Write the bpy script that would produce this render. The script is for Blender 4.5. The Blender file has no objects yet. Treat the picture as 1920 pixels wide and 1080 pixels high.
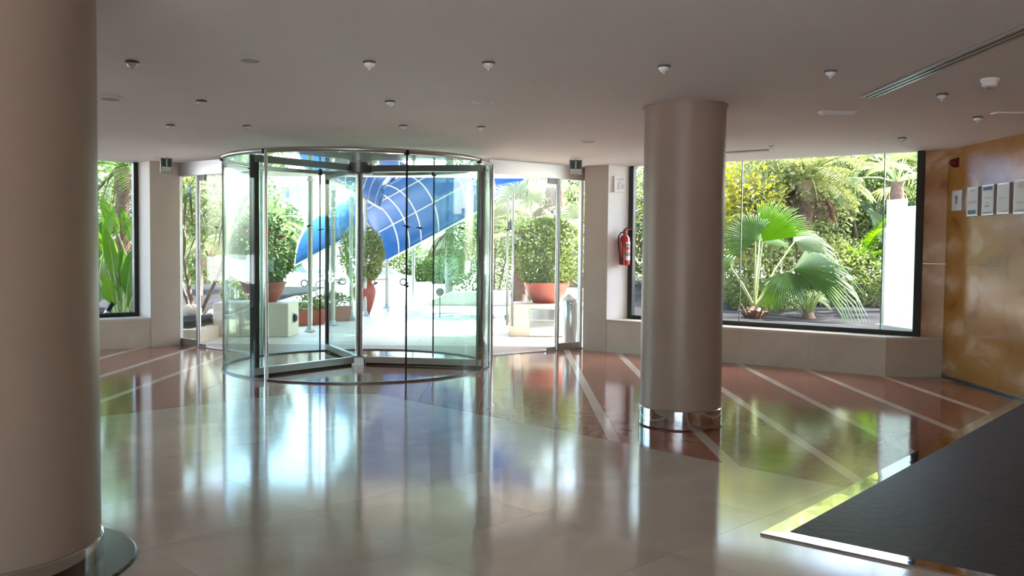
import bpy, math, random
import numpy as np
from math import sin, cos, pi, radians, atan2, sqrt
from mathutils import Vector, Matrix
random.seed(7); rng = np.random.default_rng(7)
S = bpy.context.scene
COL = S.collection
# ------------------------------------------------------------ camera
cam = bpy.data.objects.new('camera', bpy.data.cameras.new('camera')); COL.objects.link(cam)
S.camera = cam
cam.data.sensor_width = 36.0; cam.data.lens = 36.0 * 1700 / 1920
cam.data.clip_start = 0.05; cam.data.clip_end = 600
_p = math.atan(74 / 1700); _r = radians(0.565)
fw = Vector((0, cos(_p), -sin(_p))); r0 = Vector((1, 0, 0)); u0 = Vector((0, sin(_p), cos(_p)))
rt = cos(_r) * r0 + sin(_r) * u0; upv = -sin(_r) * r0 + cos(_r) * u0
cam.matrix_world = Matrix(((rt.x, upv.x, -fw.x, 0), (rt.y, upv.y, -fw.y, 0), (rt.z, upv.z, -fw.z, 1.5), (0, 0, 0, 1)))
# ------------------------------------------------------------ sky, sun, exposure
W = bpy.data.worlds.new('sky'); S.world = W; W.use_nodes = True
nt = W.node_tree; nt.nodes.clear()
sky = nt.nodes.new('ShaderNodeTexSky'); sky.sky_type = 'NISHITA'; sky.sun_disc = False
sky.sun_elevation = radians(58); sky.sun_rotation = radians(70); sky.dust_density = 2.5; sky.air_density = 1.0
bg = nt.nodes.new('ShaderNodeBackground'); bg.inputs[1].default_value = 0.42
ow = nt.nodes.new('ShaderNodeOutputWorld')
nt.links.new(sky.outputs[0], bg.inputs[0]); nt.links.new(bg.outputs[0], ow.inputs[0])
sl = bpy.data.lights.new('sun', 'SUN'); sl.energy = 6.5; sl.angle = radians(0.6); sl.color = (1, 0.96, 0.9)
sun = bpy.data.objects.new('sun', sl); COL.objects.link(sun)
sun.rotation_euler = Vector((0.55, 0.17, 0.85)).to_track_quat('Z', 'Y').to_euler()
S.view_settings.view_transform = 'Standard'; S.view_settings.look = 'None'
S.view_settings.exposure = 2.46; S.view_settings.gamma = 1.0; S.view_settings.use_curve_mapping = False
S.cycles.transparent_max_bounces = 48; S.cycles.max_bounces = 14; S.cycles.diffuse_bounces = 6
S.cycles.glossy_bounces = 6; S.cycles.transmission_bounces = 12
S.cycles.use_denoising = True; S.cycles.sample_clamp_indirect = 8.0

# ------------------------------------------------------------ materials
def newmat(name):
    m = bpy.data.materials.new(name); m.use_nodes = True
    n = m.node_tree; b = n.nodes['Principled BSDF']
    return m, n, b
def mat(name, c, rough=0.5, metal=0.0, noise=0.0, scale=8.0, bump=0.0, spec=0.5, c2=None, coat=0.0):
    m, n, b = newmat(name)
    b.inputs['Base Color'].default_value = (*c, 1); b.inputs['Roughness'].default_value = rough
    b.inputs['Metallic'].default_value = metal; b.inputs['Specular IOR Level'].default_value = spec
    b.inputs['Coat Weight'].default_value = coat
    if noise or bump:
        tc = n.nodes.new('ShaderNodeNewGeometry'); nz = n.nodes.new('ShaderNodeTexNoise')
        nz.inputs['Scale'].default_value = scale; nz.inputs['Detail'].default_value = 5
        n.links.new(tc.outputs['Position'], nz.inputs['Vector'])
        if noise:
            cr = n.nodes.new('ShaderNodeValToRGB'); k = c2 if c2 else tuple(min(1, x * (1 - noise)) for x in c)
            cr.color_ramp.elements[0].position = 0.3; cr.color_ramp.elements[1].position = 0.7
            cr.color_ramp.elements[0].color = (*k, 1); cr.color_ramp.elements[1].color = (*c, 1)
            n.links.new(nz.outputs[0], cr.inputs[0]); n.links.new(cr.outputs[0], b.inputs['Base Color'])
        if bump:
            bm = n.nodes.new('ShaderNodeBump'); bm.inputs['Strength'].default_value = bump; bm.inputs['Distance'].default_value = 0.02
            n.links.new(nz.outputs[0], bm.inputs['Height']); n.links.new(bm.outputs[0], b.inputs['Normal'])
    return m
def glassmat(name, tint, refl=1.0, rough=0.0):
    m = bpy.data.materials.new(name); m.use_nodes = True; n = m.node_tree; n.nodes.clear()
    lw = n.nodes.new('ShaderNodeLayerWeight'); lw.inputs[0].default_value = 0.5
    pw = n.nodes.new('ShaderNodeMath'); pw.operation = 'POWER'; pw.inputs[1].default_value = 5
    ma = n.nodes.new('ShaderNodeMath'); ma.operation = 'MULTIPLY_ADD'; ma.inputs[1].default_value = 0.9 * refl; ma.inputs[2].default_value = 0.022 * refl
    tr = n.nodes.new('ShaderNodeBsdfTransparent'); tr.inputs[0].default_value = (*tint, 1)
    gl = n.nodes.new('ShaderNodeBsdfGlossy'); gl.inputs['Roughness'].default_value = rough; gl.inputs[0].default_value = (0.95, 1, 0.98, 1)
    mx = n.nodes.new('ShaderNodeMixShader'); o = n.nodes.new('ShaderNodeOutputMaterial')
    L = n.links.new
    L(lw.outputs['Facing'], pw.inputs[0]); L(pw.outputs[0], ma.inputs[0]); L(ma.outputs[0], mx.inputs[0])
    L(tr.outputs[0], mx.inputs[1]); L(gl.outputs[0], mx.inputs[2]); L(mx.outputs[0], o.inputs[0])
    return m
def leafmat(name, a, b_, trans=0.45, rough=0.45):
    # colour varies leaf by leaf through a per-leaf attribute
    m = bpy.data.materials.new(name); m.use_nodes = True; n = m.node_tree; n.nodes.clear()
    at = n.nodes.new('ShaderNodeAttribute'); at.attribute_name = 'tint'
    cr = n.nodes.new('ShaderNodeValToRGB')
    cr.color_ramp.elements[0].color = (*a, 1); cr.color_ramp.elements[1].color = (*b_, 1)
    p = n.nodes.new('ShaderNodeBsdfPrincipled'); p.inputs['Roughness'].default_value = rough; p.inputs['Specular IOR Level'].default_value = 0.5
    t = n.nodes.new('ShaderNodeBsdfTranslucent'); mx = n.nodes.new('ShaderNodeMixShader'); mx.inputs[0].default_value = trans
    hs = n.nodes.new('ShaderNodeHueSaturation'); hs.inputs['Saturation'].default_value = 1.1; hs.inputs['Value'].default_value = 1.25
    o = n.nodes.new('ShaderNodeOutputMaterial'); L = n.links.new
    L(at.outputs['Fac'], cr.inputs[0]); L(cr.outputs[0], p.inputs['Base Color']); L(cr.outputs[0], hs.inputs['Color']); L(hs.outputs[0], t.inputs[0])
    L(p.outputs[0], mx.inputs[1]); L(t.outputs[0], mx.inputs[2]); L(mx.outputs[0], o.inputs[0])
    return m
def clothmat(name, c, trans):
    m, n, b = newmat(name); b.inputs['Base Color'].default_value = (*c, 1); b.inputs['Roughness'].default_value = 0.25
    t = n.nodes.new('ShaderNodeBsdfTranslucent'); t.inputs[0].default_value = (*c, 1)
    mx = n.nodes.new('ShaderNodeMixShader'); mx.inputs[0].default_value = trans
    o = n.nodes['Material Output']
    n.links.new(b.outputs[0], mx.inputs[1]); n.links.new(t.outputs[0], mx.inputs[2]); n.links.new(mx.outputs[0], o.inputs[0])
    return m
def stonemat(name, c1, c2, scale, rough, bumpy=0.0, dist=1.5):
    # polished stone: soft veining by distorted noise, a different cut for every piece
    m, n, b = newmat(name); L = n.links.new
    g = n.nodes.new('ShaderNodeNewGeometry'); oi = n.nodes.new('ShaderNodeObjectInfo')
    ad = n.nodes.new('ShaderNodeVectorMath'); ad.operation = 'MULTIPLY_ADD'; ad.inputs[1].default_value = (1, 1, 1)
    sc = n.nodes.new('ShaderNodeVectorMath'); sc.operation = 'SCALE'; sc.inputs['Scale'].default_value = 40
    cx = n.nodes.new('ShaderNodeCombineXYZ'); L(oi.outputs['Random'], cx.inputs[0]); L(oi.outputs['Random'], cx.inputs[1])
    L(cx.outputs[0], sc.inputs[0]); L(g.outputs['Position'], ad.inputs[0]); L(sc.outputs[0], ad.inputs[2])
    nz = n.nodes.new('ShaderNodeTexNoise'); nz.inputs['Scale'].default_value = scale; nz.inputs['Detail'].default_value = 6; nz.inputs['Distortion'].default_value = dist
    L(ad.outputs[0], nz.inputs['Vector'])
    cr = n.nodes.new('ShaderNodeValToRGB'); cr.color_ramp.elements[0].position = 0.32; cr.color_ramp.elements[1].position = 0.72
    cr.color_ramp.elements[0].color = (*c1, 1); cr.color_ramp.elements[1].color = (*c2, 1)
    hv = n.nodes.new('ShaderNodeHueSaturation'); mp = n.nodes.new('ShaderNodeMapRange')
    mp.inputs['To Min'].default_value = 0.9; mp.inputs['To Max'].default_value = 1.1
    L(oi.outputs['Random'], mp.inputs['Value']); L(mp.outputs[0], hv.inputs['Value'])
    L(nz.outputs[0], cr.inputs[0]); L(cr.outputs[0], hv.inputs['Color']); L(hv.outputs[0], b.inputs['Base Color'])
    b.inputs['Roughness'].default_value = rough; b.inputs['IOR'].default_value = 1.55
    if bumpy:
        n2 = n.nodes.new('ShaderNodeTexNoise'); n2.inputs['Scale'].default_value = 2.2; n2.inputs['Detail'].default_value = 2
        L(g.outputs['Position'], n2.inputs['Vector'])
        bm = n.nodes.new('ShaderNodeBump'); bm.inputs['Strength'].default_value = bumpy; bm.inputs['Distance'].default_value = 0.01
        L(n2.outputs[0], bm.inputs['Height']); L(bm.outputs[0], b.inputs['Normal'])
    return m
def onyxmat():
    m, n, b = newmat('onyx'); L = n.links.new
    g = n.nodes.new('ShaderNodeNewGeometry')
    mp = n.nodes.new('ShaderNodeMapping'); mp.inputs['Scale'].default_value = (1, 0.55, 1.0); mp.inputs['Rotation'].default_value = (radians(24), 0, 0)
    # book-matched slabs: the pattern mirrors about the seam at mid height
    sx = n.nodes.new('ShaderNodeSeparateXYZ'); sb = n.nodes.new('ShaderNodeMath'); sb.operation = 'SUBTRACT'; sb.inputs[1].default_value = 1.365
    ab = n.nodes.new('ShaderNodeMath'); ab.operation = 'ABSOLUTE'; cb = n.nodes.new('ShaderNodeCombineXYZ')
    L(g.outputs['Position'], sx.inputs[0]); L(sx.outputs[2], sb.inputs[0]); L(sb.outputs[0], ab.inputs[0])
    L(sx.outputs[0], cb.inputs[0]); L(sx.outputs[1], cb.inputs[1]); L(ab.outputs[0], cb.inputs[2]); L(cb.outputs[0], mp.inputs['Vector'])
    n1 = n.nodes.new('ShaderNodeTexNoise'); n1.inputs['Scale'].default_value = 1.5; n1.inputs['Detail'].default_value = 7; n1.inputs['Distortion'].default_value = 2.2
    w = n.nodes.new('ShaderNodeTexWave'); w.wave_type = 'BANDS'; w.bands_direction = 'Z'; w.inputs['Scale'].default_value = 0.55
    w.inputs['Distortion'].default_value = 9; w.inputs['Detail'].default_value = 5; w.inputs['Detail Scale'].default_value = 0.7
    L(mp.outputs[0], n1.inputs['Vector']); L(mp.outputs[0], w.inputs['Vector'])
    mx = n.nodes.new('ShaderNodeMath'); mx.operation = 'MULTIPLY_ADD'; mx.inputs[1].default_value = 0.30
    L(w.outputs['Fac'], mx.inputs[0])
    m2 = n.nodes.new('ShaderNodeMath'); m2.operation = 'MULTIPLY'; m2.inputs[1].default_value = 0.8; L(n1.outputs[0], m2.inputs[0]); L(m2.outputs[0], mx.inputs[2])
    cr = n.nodes.new('ShaderNodeValToRGB'); e = cr.color_ramp.elements
    e[0].position = 0.28; e[0].color = (0.26, 0.10, 0.022, 1); e[1].position = 0.78; e[1].color = (0.62, 0.42, 0.26, 1)
    x = e.new(0.4); x.color = (0.41, 0.19, 0.045, 1); x = e.new(0.62); x.color = (0.45, 0.235, 0.078, 1)
    L(mx.outputs[0], cr.inputs[0]); L(cr.outputs[0], b.inputs['Base Color'])
    b.inputs['Roughness'].default_value = 0.16
    return m
M = dict(
    ceiling=mat('ceiling_paint', (0.89, 0.845, 0.81), 0.75, noise=0.03, scale=1.5),
    pier=mat('pier_plaster', (0.60, 0.53, 0.45), 0.55, noise=0.06, scale=3),
    white=mat('white_plaster', (0.85, 0.83, 0.80), 0.6),
    column=mat('column_stucco', (0.375, 0.285, 0.225), 0.38, noise=0.05, scale=2.5),
    sill=stonemat('sill_stone', (0.58, 0.50, 0.41), (0.66, 0.58, 0.49), 1.6, 0.35),
    cream=stonemat('cream_marble', (0.53, 0.455, 0.37), (0.62, 0.55, 0.465), 1.3, 0.10, 0.010),
    red=stonemat('red_granite', (0.30, 0.105, 0.07), (0.42, 0.17, 0.115), 3.5, 0.10, 0.010),
    inlay=stonemat('pale_inlay', (0.68, 0.58, 0.49), (0.76, 0.67, 0.58), 2.0, 0.10, 0.010),
    joint=mat('floor_bed', (0.42, 0.35, 0.29), 0.5),
    onyx=onyxmat(),
    chrome=mat('chrome', (0.75, 0.76, 0.77), 0.12, 1.0),
    steel=mat('brushed_steel', (0.60, 0.61, 0.61), 0.28, 1.0, noise=0.06, scale=30),
    alu=mat('satin_aluminium', (0.62, 0.63, 0.63), 0.38, 1.0),
    darksteel=mat('dark_steel', (0.16, 0.17, 0.17), 0.35, 0.8),
    black=mat('black_frame', (0.012, 0.014, 0.014), 0.4),
    rubber=mat('black_rubber', (0.015, 0.018, 0.017), 0.75),
    matting=mat('dark_mat', (0.023, 0.0185, 0.017), 0.5, noise=0.35, scale=14, bump=0.3),
    darkdisc=mat('dark_disc', (0.035, 0.037, 0.042), 0.22),
    mirror=mat('polished_edge', (0.56, 0.57, 0.58), 0.05, 1.0, bump=0.05, scale=5),
    glass=glassmat('clear_glass', (0.975, 0.99, 0.982)),
    drumglass=glassmat('green_glass', (0.885, 0.952, 0.928)),
    roofglass=glassmat('roof_glass', (0.90, 0.96, 0.94), 1.2),
    edge=mat('glass_edge', (0.10, 0.26, 0.21), 0.2),
    redpaint=mat('red_paint', (0.50, 0.022, 0.014), 0.28, coat=0.4),
    label=mat('label_paper', (0.75, 0.74, 0.72), 0.5),
    pinklabel=mat('pink_label', (0.60, 0.25, 0.24), 0.5),
    greylabel=mat('grey_print', (0.25, 0.26, 0.27), 0.6),
    greenprint=mat('dark_green_print', (0.03, 0.075, 0.065), 0.4),
    blueprint=mat('blue_print', (0.09, 0.16, 0.30), 0.5),
    faint=mat('faint_print', (0.50, 0.52, 0.48), 0.6),
    pinkfaint=mat('pink_print', (0.62, 0.53, 0.54), 0.6),
    purple=mat('purple_print', (0.08, 0.06, 0.13), 0.5),
    paper=mat('certificate_paper', (0.66, 0.67, 0.66), 0.35),
    lampwhite=mat('lamp_pressed_glass', (0.85, 0.85, 0.85), 0.15, coat=1.0),
    darkred=mat('dark_red_plastic', (0.12, 0.008, 0.012), 0.25),
    plastic=mat('white_plastic', (0.72, 0.70, 0.68), 0.4),
    greyplastic=mat('grey_plastic', (0.40, 0.37, 0.35), 0.5),
    slot=mat('slot_dark', (0.01, 0.01, 0.01), 0.8),
    bulb=glassmat('lamp_glass', (0.9, 0.9, 0.9), 2.0, 0.05),
    terracotta=mat('terracotta', (0.30, 0.05, 0.028), 0.5, noise=0.15, scale=9),
    planter=mat('planter_stone', (0.72, 0.64, 0.52), 0.6, noise=0.05, scale=4),
    paving=stonemat('porch_paving', (0.66, 0.60, 0.50), (0.72, 0.66, 0.57), 1.2, 0.45),
    concrete=mat('street_concrete', (0.62, 0.60, 0.57), 0.9, noise=0.08, scale=0.5),
    soil=mat('volcanic_gravel', (0.030, 0.028, 0.031), 1.0, noise=0.45, scale=4, bump=0.8, spec=0.1, c2=(0.012, 0.0115, 0.0125)),
    parapet=mat('parapet_render', (0.50, 0.50, 0.48), 0.8),
    bark=mat('bark', (0.20, 0.145, 0.105), 0.9, noise=0.4, scale=12, bump=0.6),
    palmbark=mat('palm_bark', (0.21, 0.125, 0.085), 0.9, noise=0.45, scale=16, bump=0.8),
    palebark=mat('pale_bark', (0.42, 0.38, 0.32), 0.9, noise=0.3, scale=10, bump=0.5),
    petiole=mat('petiole_green', (0.34, 0.44, 0.16), 0.45),
    canopyblue=clothmat('blue_vinyl', (0.010, 0.120, 0.42), 0.17),
    canopysunlit=clothmat('sunlit_blue_vinyl', (0.035, 0.16, 0.38), 0.2),  # same vinyl; sun on the outer side is put in as lighter blue
    tubewhite=mat('white_tube', (0.80, 0.74, 0.68), 0.35),
    galv=mat('galvanised_pole', (0.46, 0.45, 0.42), 0.42, 0.6),
    frost=clothmat('frosted_glass', (0.52, 0.60, 0.585), 0.5),
    building=mat('building_render', (0.30, 0.265, 0.23), 0.85, noise=0.05, scale=0.3),
    buildingwhite=mat('building_white', (0.42, 0.41, 0.39), 0.85),
    winglass=mat('dark_window', (0.10, 0.12, 0.14), 0.15),
    carwhite=mat('white_car_paint', (0.80, 0.80, 0.80), 0.2, coat=0.5),
    carred=mat('red_decal', (0.75, 0.16, 0.10), 0.4),
    tyre=mat('tyre', (0.02, 0.02, 0.02), 0.8),
    rock=mat('rock', (0.55, 0.47, 0.38), 0.9, noise=0.25, scale=6, bump=0.6),
    bag=mat('plastic_bag', (0.85, 0.85, 0.86), 0.3),
    birdblack=mat('bird_sticker', (0.004, 0.004, 0.005), 0.6),
    decorfruit=mat('flower_red', (0.65, 0.04, 0.06), 0.5),
    L_bright=leafmat('leaf_bright', (0.10, 0.135, 0.025), (0.34, 0.36, 0.15)),
    L_mid=leafmat('leaf_mid', (0.033, 0.066, 0.011), (0.143, 0.187, 0.050)),
    L_dark=leafmat('leaf_dark', (0.014, 0.033, 0.008), (0.072, 0.110, 0.028), 0.35),
    L_yellow=leafmat('leaf_yellow', (0.176, 0.165, 0.011), (0.374, 0.341, 0.033)),
    L_pale=leafmat('leaf_pale', (0.11, 0.14, 0.045), (0.36, 0.38, 0.17)),
    L_fan=leafmat('leaf_fan', (0.044, 0.094, 0.022), (0.094, 0.160, 0.039), 0.5, 0.35),
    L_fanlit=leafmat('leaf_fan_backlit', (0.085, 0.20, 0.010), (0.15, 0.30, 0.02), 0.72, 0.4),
    L_fanpale=leafmat('leaf_fan_pale', (0.099, 0.138, 0.066), (0.220, 0.253, 0.132), 0.35, 0.4),
    L_banana=leafmat('leaf_banana', (0.039, 0.105, 0.011), (0.132, 0.231, 0.033), 0.5, 0.4),
    L_strap=leafmat('leaf_strap', (0.028, 0.055, 0.022), (0.099, 0.138, 0.055), 0.3, 0.4),
    L_dry=leafmat('leaf_dry', (0.07, 0.035, 0.025), (0.17, 0.095, 0.07), 0.3, 0.8),
)
# ------------------------------------------------------------ object helpers
def tag(o, label=None, cat=None, group=None, kind=None):
    if label: o['label'] = label
    if cat: o['category'] = cat
    if group: o['group'] = group
    if kind: o['kind'] = kind
    return o
def empty(name, loc=(0, 0, 0), rz=0):
    o = bpy.data.objects.new(name, None); COL.objects.link(o); o.location = loc; o.rotation_euler.z = rz; o.empty_display_size = 0.1
    return o
def thing(name, label, cat, loc=(0, 0, 0), rz=0, group=None):
    return tag(empty(name, loc, rz), label, cat, group)
def copy_tree(o, parent=None):
    c = o.copy(); COL.objects.link(c); c.parent = parent
    for ch in list(o.children): copy_tree(ch, c)
    return c
class MB:
    def __init__(s): s.v = []; s.f = []; s.m = []; s.t = []
    def add(s, vs, fs, mi=0, tint=None):
        o = len(s.v); s.v += [tuple(v) for v in vs]; s.f += [tuple(i + o for i in f) for f in fs]; s.m += [mi] * len(fs)
        s.t += [tint if tint is not None else 0.5] * len(vs)
        return s
    def box(s, x0, x1, y0, y1, z0, z1, mi=0):
        return s.add([(x, y, z) for z in (z0, z1) for y in (y0, y1) for x in (x0, x1)],
                     [(0, 2, 3, 1), (4, 5, 7, 6), (0, 1, 5, 4), (2, 6, 7, 3), (0, 4, 6, 2), (1, 3, 7, 5)], mi)
    def cbox(s, x0, x1, y0, y1, z0, z1, c=0.01, mi=0):
        # box with chamfered vertical and top edges
        x = [x0, x0 + c, x1 - c, x1]; y = [y0, y0 + c, y1 - c, y1]
        def ring(k, z): return [(x[0] + k, y[1] , z), (x[1], y[0] + k, z), (x[2], y[0] + k, z), (x[3] - k, y[1], z), (x[3] - k, y[2], z), (x[2], y[3] - k, z), (x[1], y[3] - k, z), (x[0] + k, y[2], z)]
        vs = ring(0, z0) + ring(0, z1 - c) + ring(c * 0.8, z1)
        fs = [tuple(range(7, -1, -1)), tuple(range(16, 24))]
        for L in (0, 8):
            for i in range(8): fs.append((L + i, L + (i + 1) % 8, L + 8 + (i + 1) % 8, L + 8 + i))
        return s.add(vs, fs, mi)
    def bar(s, a, b, w, z0, z1, mi=0, off=0.0):
        # box along the ground line a-b, width w, shifted sideways by off
        a = Vector((a[0], a[1])); b = Vector((b[0], b[1])); d = (b - a).normalized(); n = Vector((-d.y, d.x))
        p = [a + n * (off - w / 2), b + n * (off - w / 2), b + n * (off + w / 2), a + n * (off + w / 2)]
        return s.prism([(q.x, q.y) for q in p], z0, z1, mi)
    def prism(s, poly, z0, z1, mi=0):
        n = len(poly); ar = sum(poly[i][0] * poly[(i + 1) % n][1] - poly[(i + 1) % n][0] * poly[i][1] for i in range(n))
        if ar < 0: poly = poly[::-1]
        vs = [(x, y, z0) for x, y in poly] + [(x, y, z1) for x, y in poly]
        fs = [tuple(range(n - 1, -1, -1)), tuple(range(n, 2 * n))] + [(i, (i + 1) % n, n + (i + 1) % n, n + i) for i in range(n)]
        return s.add(vs, fs, mi)
    def tube(s, pts, r, n=8, mi=0, tint=None, cap=True):
        pts = [Vector(p) for p in pts]; rr = r if hasattr(r, '__len__') else [r] * len(pts)
        vs = []; fs = []; up = None
        for i, p in enumerate(pts):
            d = (pts[min(i + 1, len(pts) - 1)] - pts[max(i - 1, 0)]).normalized()
            if up is None: up = d.orthogonal().normalized()
            up = (up - d * up.dot(d)); up = up.normalized() if up.length > 1e-5 else d.orthogonal().normalized()
            sd = d.cross(up)
            for k in range(n):
                a = 2 * pi * k / n; vs.append(p + (up * cos(a) + sd * sin(a)) * rr[i])
        for i in range(len(pts) - 1):
            for k in range(n):
                k2 = (k + 1) % n; fs.append((i * n + k, i * n + k2, (i + 1) * n + k2, (i + 1) * n + k))
        if cap: fs += [tuple(range(n - 1, -1, -1)), tuple(range((len(pts) - 1) * n, len(pts) * n))]
        return s.add(vs, fs, mi, tint)
    def lathe(s, prof, n=24, c=(0, 0, 0), mi=0):
        vs = []; fs = []
        for r, z in prof:
            for k in range(n): a = 2 * pi * k / n; vs.append((c[0] + r * cos(a), c[1] + r * sin(a), c[2] + z))
        for i in range(len(prof) - 1):
            for k in range(n):
                k2 = (k + 1) % n; fs.append((i * n + k, i * n + k2, (i + 1) * n + k2, (i + 1) * n + k))
        fs += [tuple(range(n - 1, -1, -1)), tuple(range((len(prof) - 1) * n, len(prof) * n))]
        return s.add(vs, fs, mi)
    def arcwall(s, c, r, t, a0, a1, z0, z1, n=14, mi=0, emi=None):
        vs = []; fs = []; ms = []
        for i in range(n + 1):
            a = a0 + (a1 - a0) * i / n
            for rr in (r - t / 2, r + t / 2):
                for z in (z0, z1): vs.append((c[0] + rr * cos(a), c[1] + rr * sin(a), z))
        e = mi if emi is None else emi
        for i in range(n):
            p = i * 4; q = p + 4
            fs += [(p, p + 1, q + 1, q), (p + 2, q + 2, q + 3, p + 3), (p, q, q + 2, p + 2), (p + 1, p + 3, q + 3, q + 1)]; ms += [mi, mi, e, e]
        fs += [(0, 2, 3, 1), (n * 4, n * 4 + 1, n * 4 + 3, n * 4 + 2)]; ms += [e, e]
        o = len(s.v); s.v += vs; s.f += [tuple(i + o for i in f) for f in fs]; s.m += ms; s.t += [0.5] * len(vs)
        return s
    def build(s, name, mats, parent=None, smooth=False, kind=None, label=None):
        me = bpy.data.meshes.new(name); me.from_pydata(s.v, [], s.f)
        mats = mats if isinstance(mats, (list, tuple)) else [mats]
        for m in mats: me.materials.append(m)
        if len(mats) > 1: me.polygons.foreach_set('material_index', s.m)
        if smooth:
            me.polygons.foreach_set('use_smooth', [True] * len(s.f))
            try: me.set_sharp_from_angle(angle=radians(40))
            except Exception: pass
        if any(t != 0.5 for t in s.t):
            at = me.attributes.new('tint', 'FLOAT', 'POINT'); at.data.foreach_set('value', s.t)
        me.update()
        o = bpy.data.objects.new(name, me); COL.objects.link(o); o.parent = parent
        if kind: o['kind'] = kind
        if label: o['label'] = label
        return o
def struct(name, mb, m, parent=None, smooth=False):
    o = mb.build(name, m, parent, smooth)
    if parent is None: o['kind'] = 'structure'
    return o
def paint_tint(o, val):
    me = o.data
    if 'tint' not in me.attributes: me.attributes.new('tint', 'FLOAT', 'POINT')
    me.attributes['tint'].data.foreach_set('value', [val] * len(me.vertices))

# ============================================================ FLOOR
HC = 2.73
def clip(poly, a, b, c, keep_neg=True):
    # keep the part of poly where a*x+b*y <= c (or >= c)
    out = []; sg = 1 if keep_neg else -1
    for i in range(len(poly)):
        p, q = poly[i], poly[(i + 1) % len(poly)]
        dp = sg * (a * p[0] + b * p[1] - c); dq = sg * (a * q[0] + b * q[1] - c)
        if dp <= 0: out.append(p)
        if dp * dq < 0:
            t = dp / (dp - dq); out.append((p[0] + t * (q[0] - p[0]), p[1] + t * (q[1] - p[1])))
    return out
HP = [(1, 1, 7.85), (-1, 1, 11.43), (0, 1, 9.2)]          # the pale field is where all three hold
mb = MB(); mb.prism([(-9.3, -6), (5.6, -6), (5.6, 11.3), (1.6, 13.9), (-5.6, 13.9), (-9.3, 10.6)], -0.2, -0.004)
floor = struct('floor', mb, M['joint'])
def area(p): return abs(sum(p[i][0] * p[(i + 1) % len(p)][1] - p[(i + 1) % len(p)][0] * p[i][1] for i in range(len(p)))) / 2
ROOM = [(-9.2, -6), (5.3, -6), (5.3, 11.0), (4.52, 10.95), (1.39, 13.32), (1.0, 13.55), (-0.4, 12.5), (-3.5, 12.5), (-4.98, 13.72), (-5.3, 13.4), (-9.2, 9.75)]
def inroom(p):
    # clip by the walls; the two door lines are used only on their own side
    x = sum(q[0] for q in p) / len(p)
    p = clip(p, 0.6, 0.8, 0.6 * 1.39 + 0.8 * 13.3) if x > 0.3 else p
    if p and x > 1.0: p = clip(p, 0.6, 0.8, 0.6 * 4.52 + 0.8 * 10.97)
    if p and x < -4.6: p = clip(p, -0.68, 0.73, 0.68 * 5.32 + 0.73 * 13.38)
    if p and -1.9 <= x <= 1.2: p = clip(p, -0.62, 0.78, 0.62 * 0.4 + 0.78 * 12.5)
    if p and -5.1 <= x < -1.9: p = clip(p, 0.62, 0.78, -0.62 * 3.5 + 0.78 * 12.5)
    if p: p = clip(p, 1, 0, 5.3)
    if p: p = clip(p, 0, 1, 13.6)
    return p
ZT = 0.0
def piece(polys, name, m, z=ZT):
    mb = MB()
    for p in polys:
        if len(p) >= 3 and area(p) > 1e-4: mb.prism([(round(x, 4), round(y, 4)) for x, y in p], z - 0.02, z)
    if mb.f: return mb.build(name, m, floor)
# pale field, laid diagonally
T = 0.92; d1 = Vector((0.7071, 0.7071)); d2 = Vector((-0.7071, 0.7071)); apex = Vector((-1.79, 9.64))
for i in range(-15, 1):
    for j in range(-15, 1):
        c = apex + d1 * (i * T) + d2 * (j * T)
        g = 0.0007
        p = [c - d1 * (T - g) - d2 * (T - g), c - d1 * g - d2 * (T - g), c - d1 * g - d2 * g, c - d1 * (T - g) - d2 * g]
        p = [(q.x, q.y) for q in p]
        for h in HP:
            if p: p = clip(p, *h)
        if p: p = clip(p, 0, -1, 3.5)
        if p: p = clip(p, 1, 0, 5.2)
        if p: p = clip(p, -1, 0, 9.2)
        if p and len(p) > 2 and area(p) > 0.002: piece([p], 'floor_tile', M['cream'])
# red field: slabs between pale strips that run towards the windows
def outside_field(p):
    res = []
    for h in HP:
        if not p: break
        q = clip(p, *h, keep_neg=False)
        if q and len(q) > 2 and area(q) > 1e-4: res.append(q)
        p = clip(p, *h)
    return res
lines = [0.08 + 0.735 * k for k in range(8)]; lines = [-9.2] + [-3.92 - 0.75 * k for k in range(7)][::-1] + [-3.18, -2.42, -1.66, -0.9, -0.3] + lines
lines = sorted(lines); SW = 0.045
for i, x0 in enumerate(lines[:-1]):
    x1 = lines[i + 1]; strip_here = not (-3.3 < x0 < -0.2)
    a = x0 + (SW if strip_here else 0.002); b = x1 - (SW if not (-3.3 < x1 < -0.2) else 0.002)
    y = 1.5 + (i % 2) * 0.55
    while y < 13.7:
        p = [(a, y + 0.001), (b, y + 0.001), (b, y + 1.099), (a, y + 1.099)]
        ps = [inroom(q) for q in outside_field(p)]
        ps = [q for q in ps if q and len(q) > 2 and area(q) > 0.004]
        if ps: piece(ps, 'floor_slab', M['red'])
        y += 1.1
    if strip_here and x0 > -9:
        p = [(x0 - SW, 1.5), (x0 + SW, 1.5), (x0 + SW, 13.6), (x0 - SW, 13.6)]
        ps = [inroom(q) for q in outside_field(p)]
        piece([q for q in ps if q and len(q) > 2], 'inlay_strip', M['inlay'])
# floor disc inside the revolving door
DC = (-1.95, 11.53); DR = 1.65
mb = MB(); mb.lathe([(DR + 0.05, -0.02), (DR + 0.05, 0.002)], 64, (DC[0], DC[1], 0)); mb.build('door_floor_disc', M['red'], floor)

# ============================================================ WALLS
RL0, RL1 = Vector((1.39, 13.25)), Vector((4.52, 10.90)); rn = Vector((0.6, 0.8))
LL0 = Vector((-5.32, 13.33)); ld = Vector((-0.73, -0.68)).normalized(); LL1 = LL0 + ld * 5.2; ln = Vector((-0.68, 0.73)).normalized()
wall_r = empty('wall_right'); wall_r['kind'] = 'structure'
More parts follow.
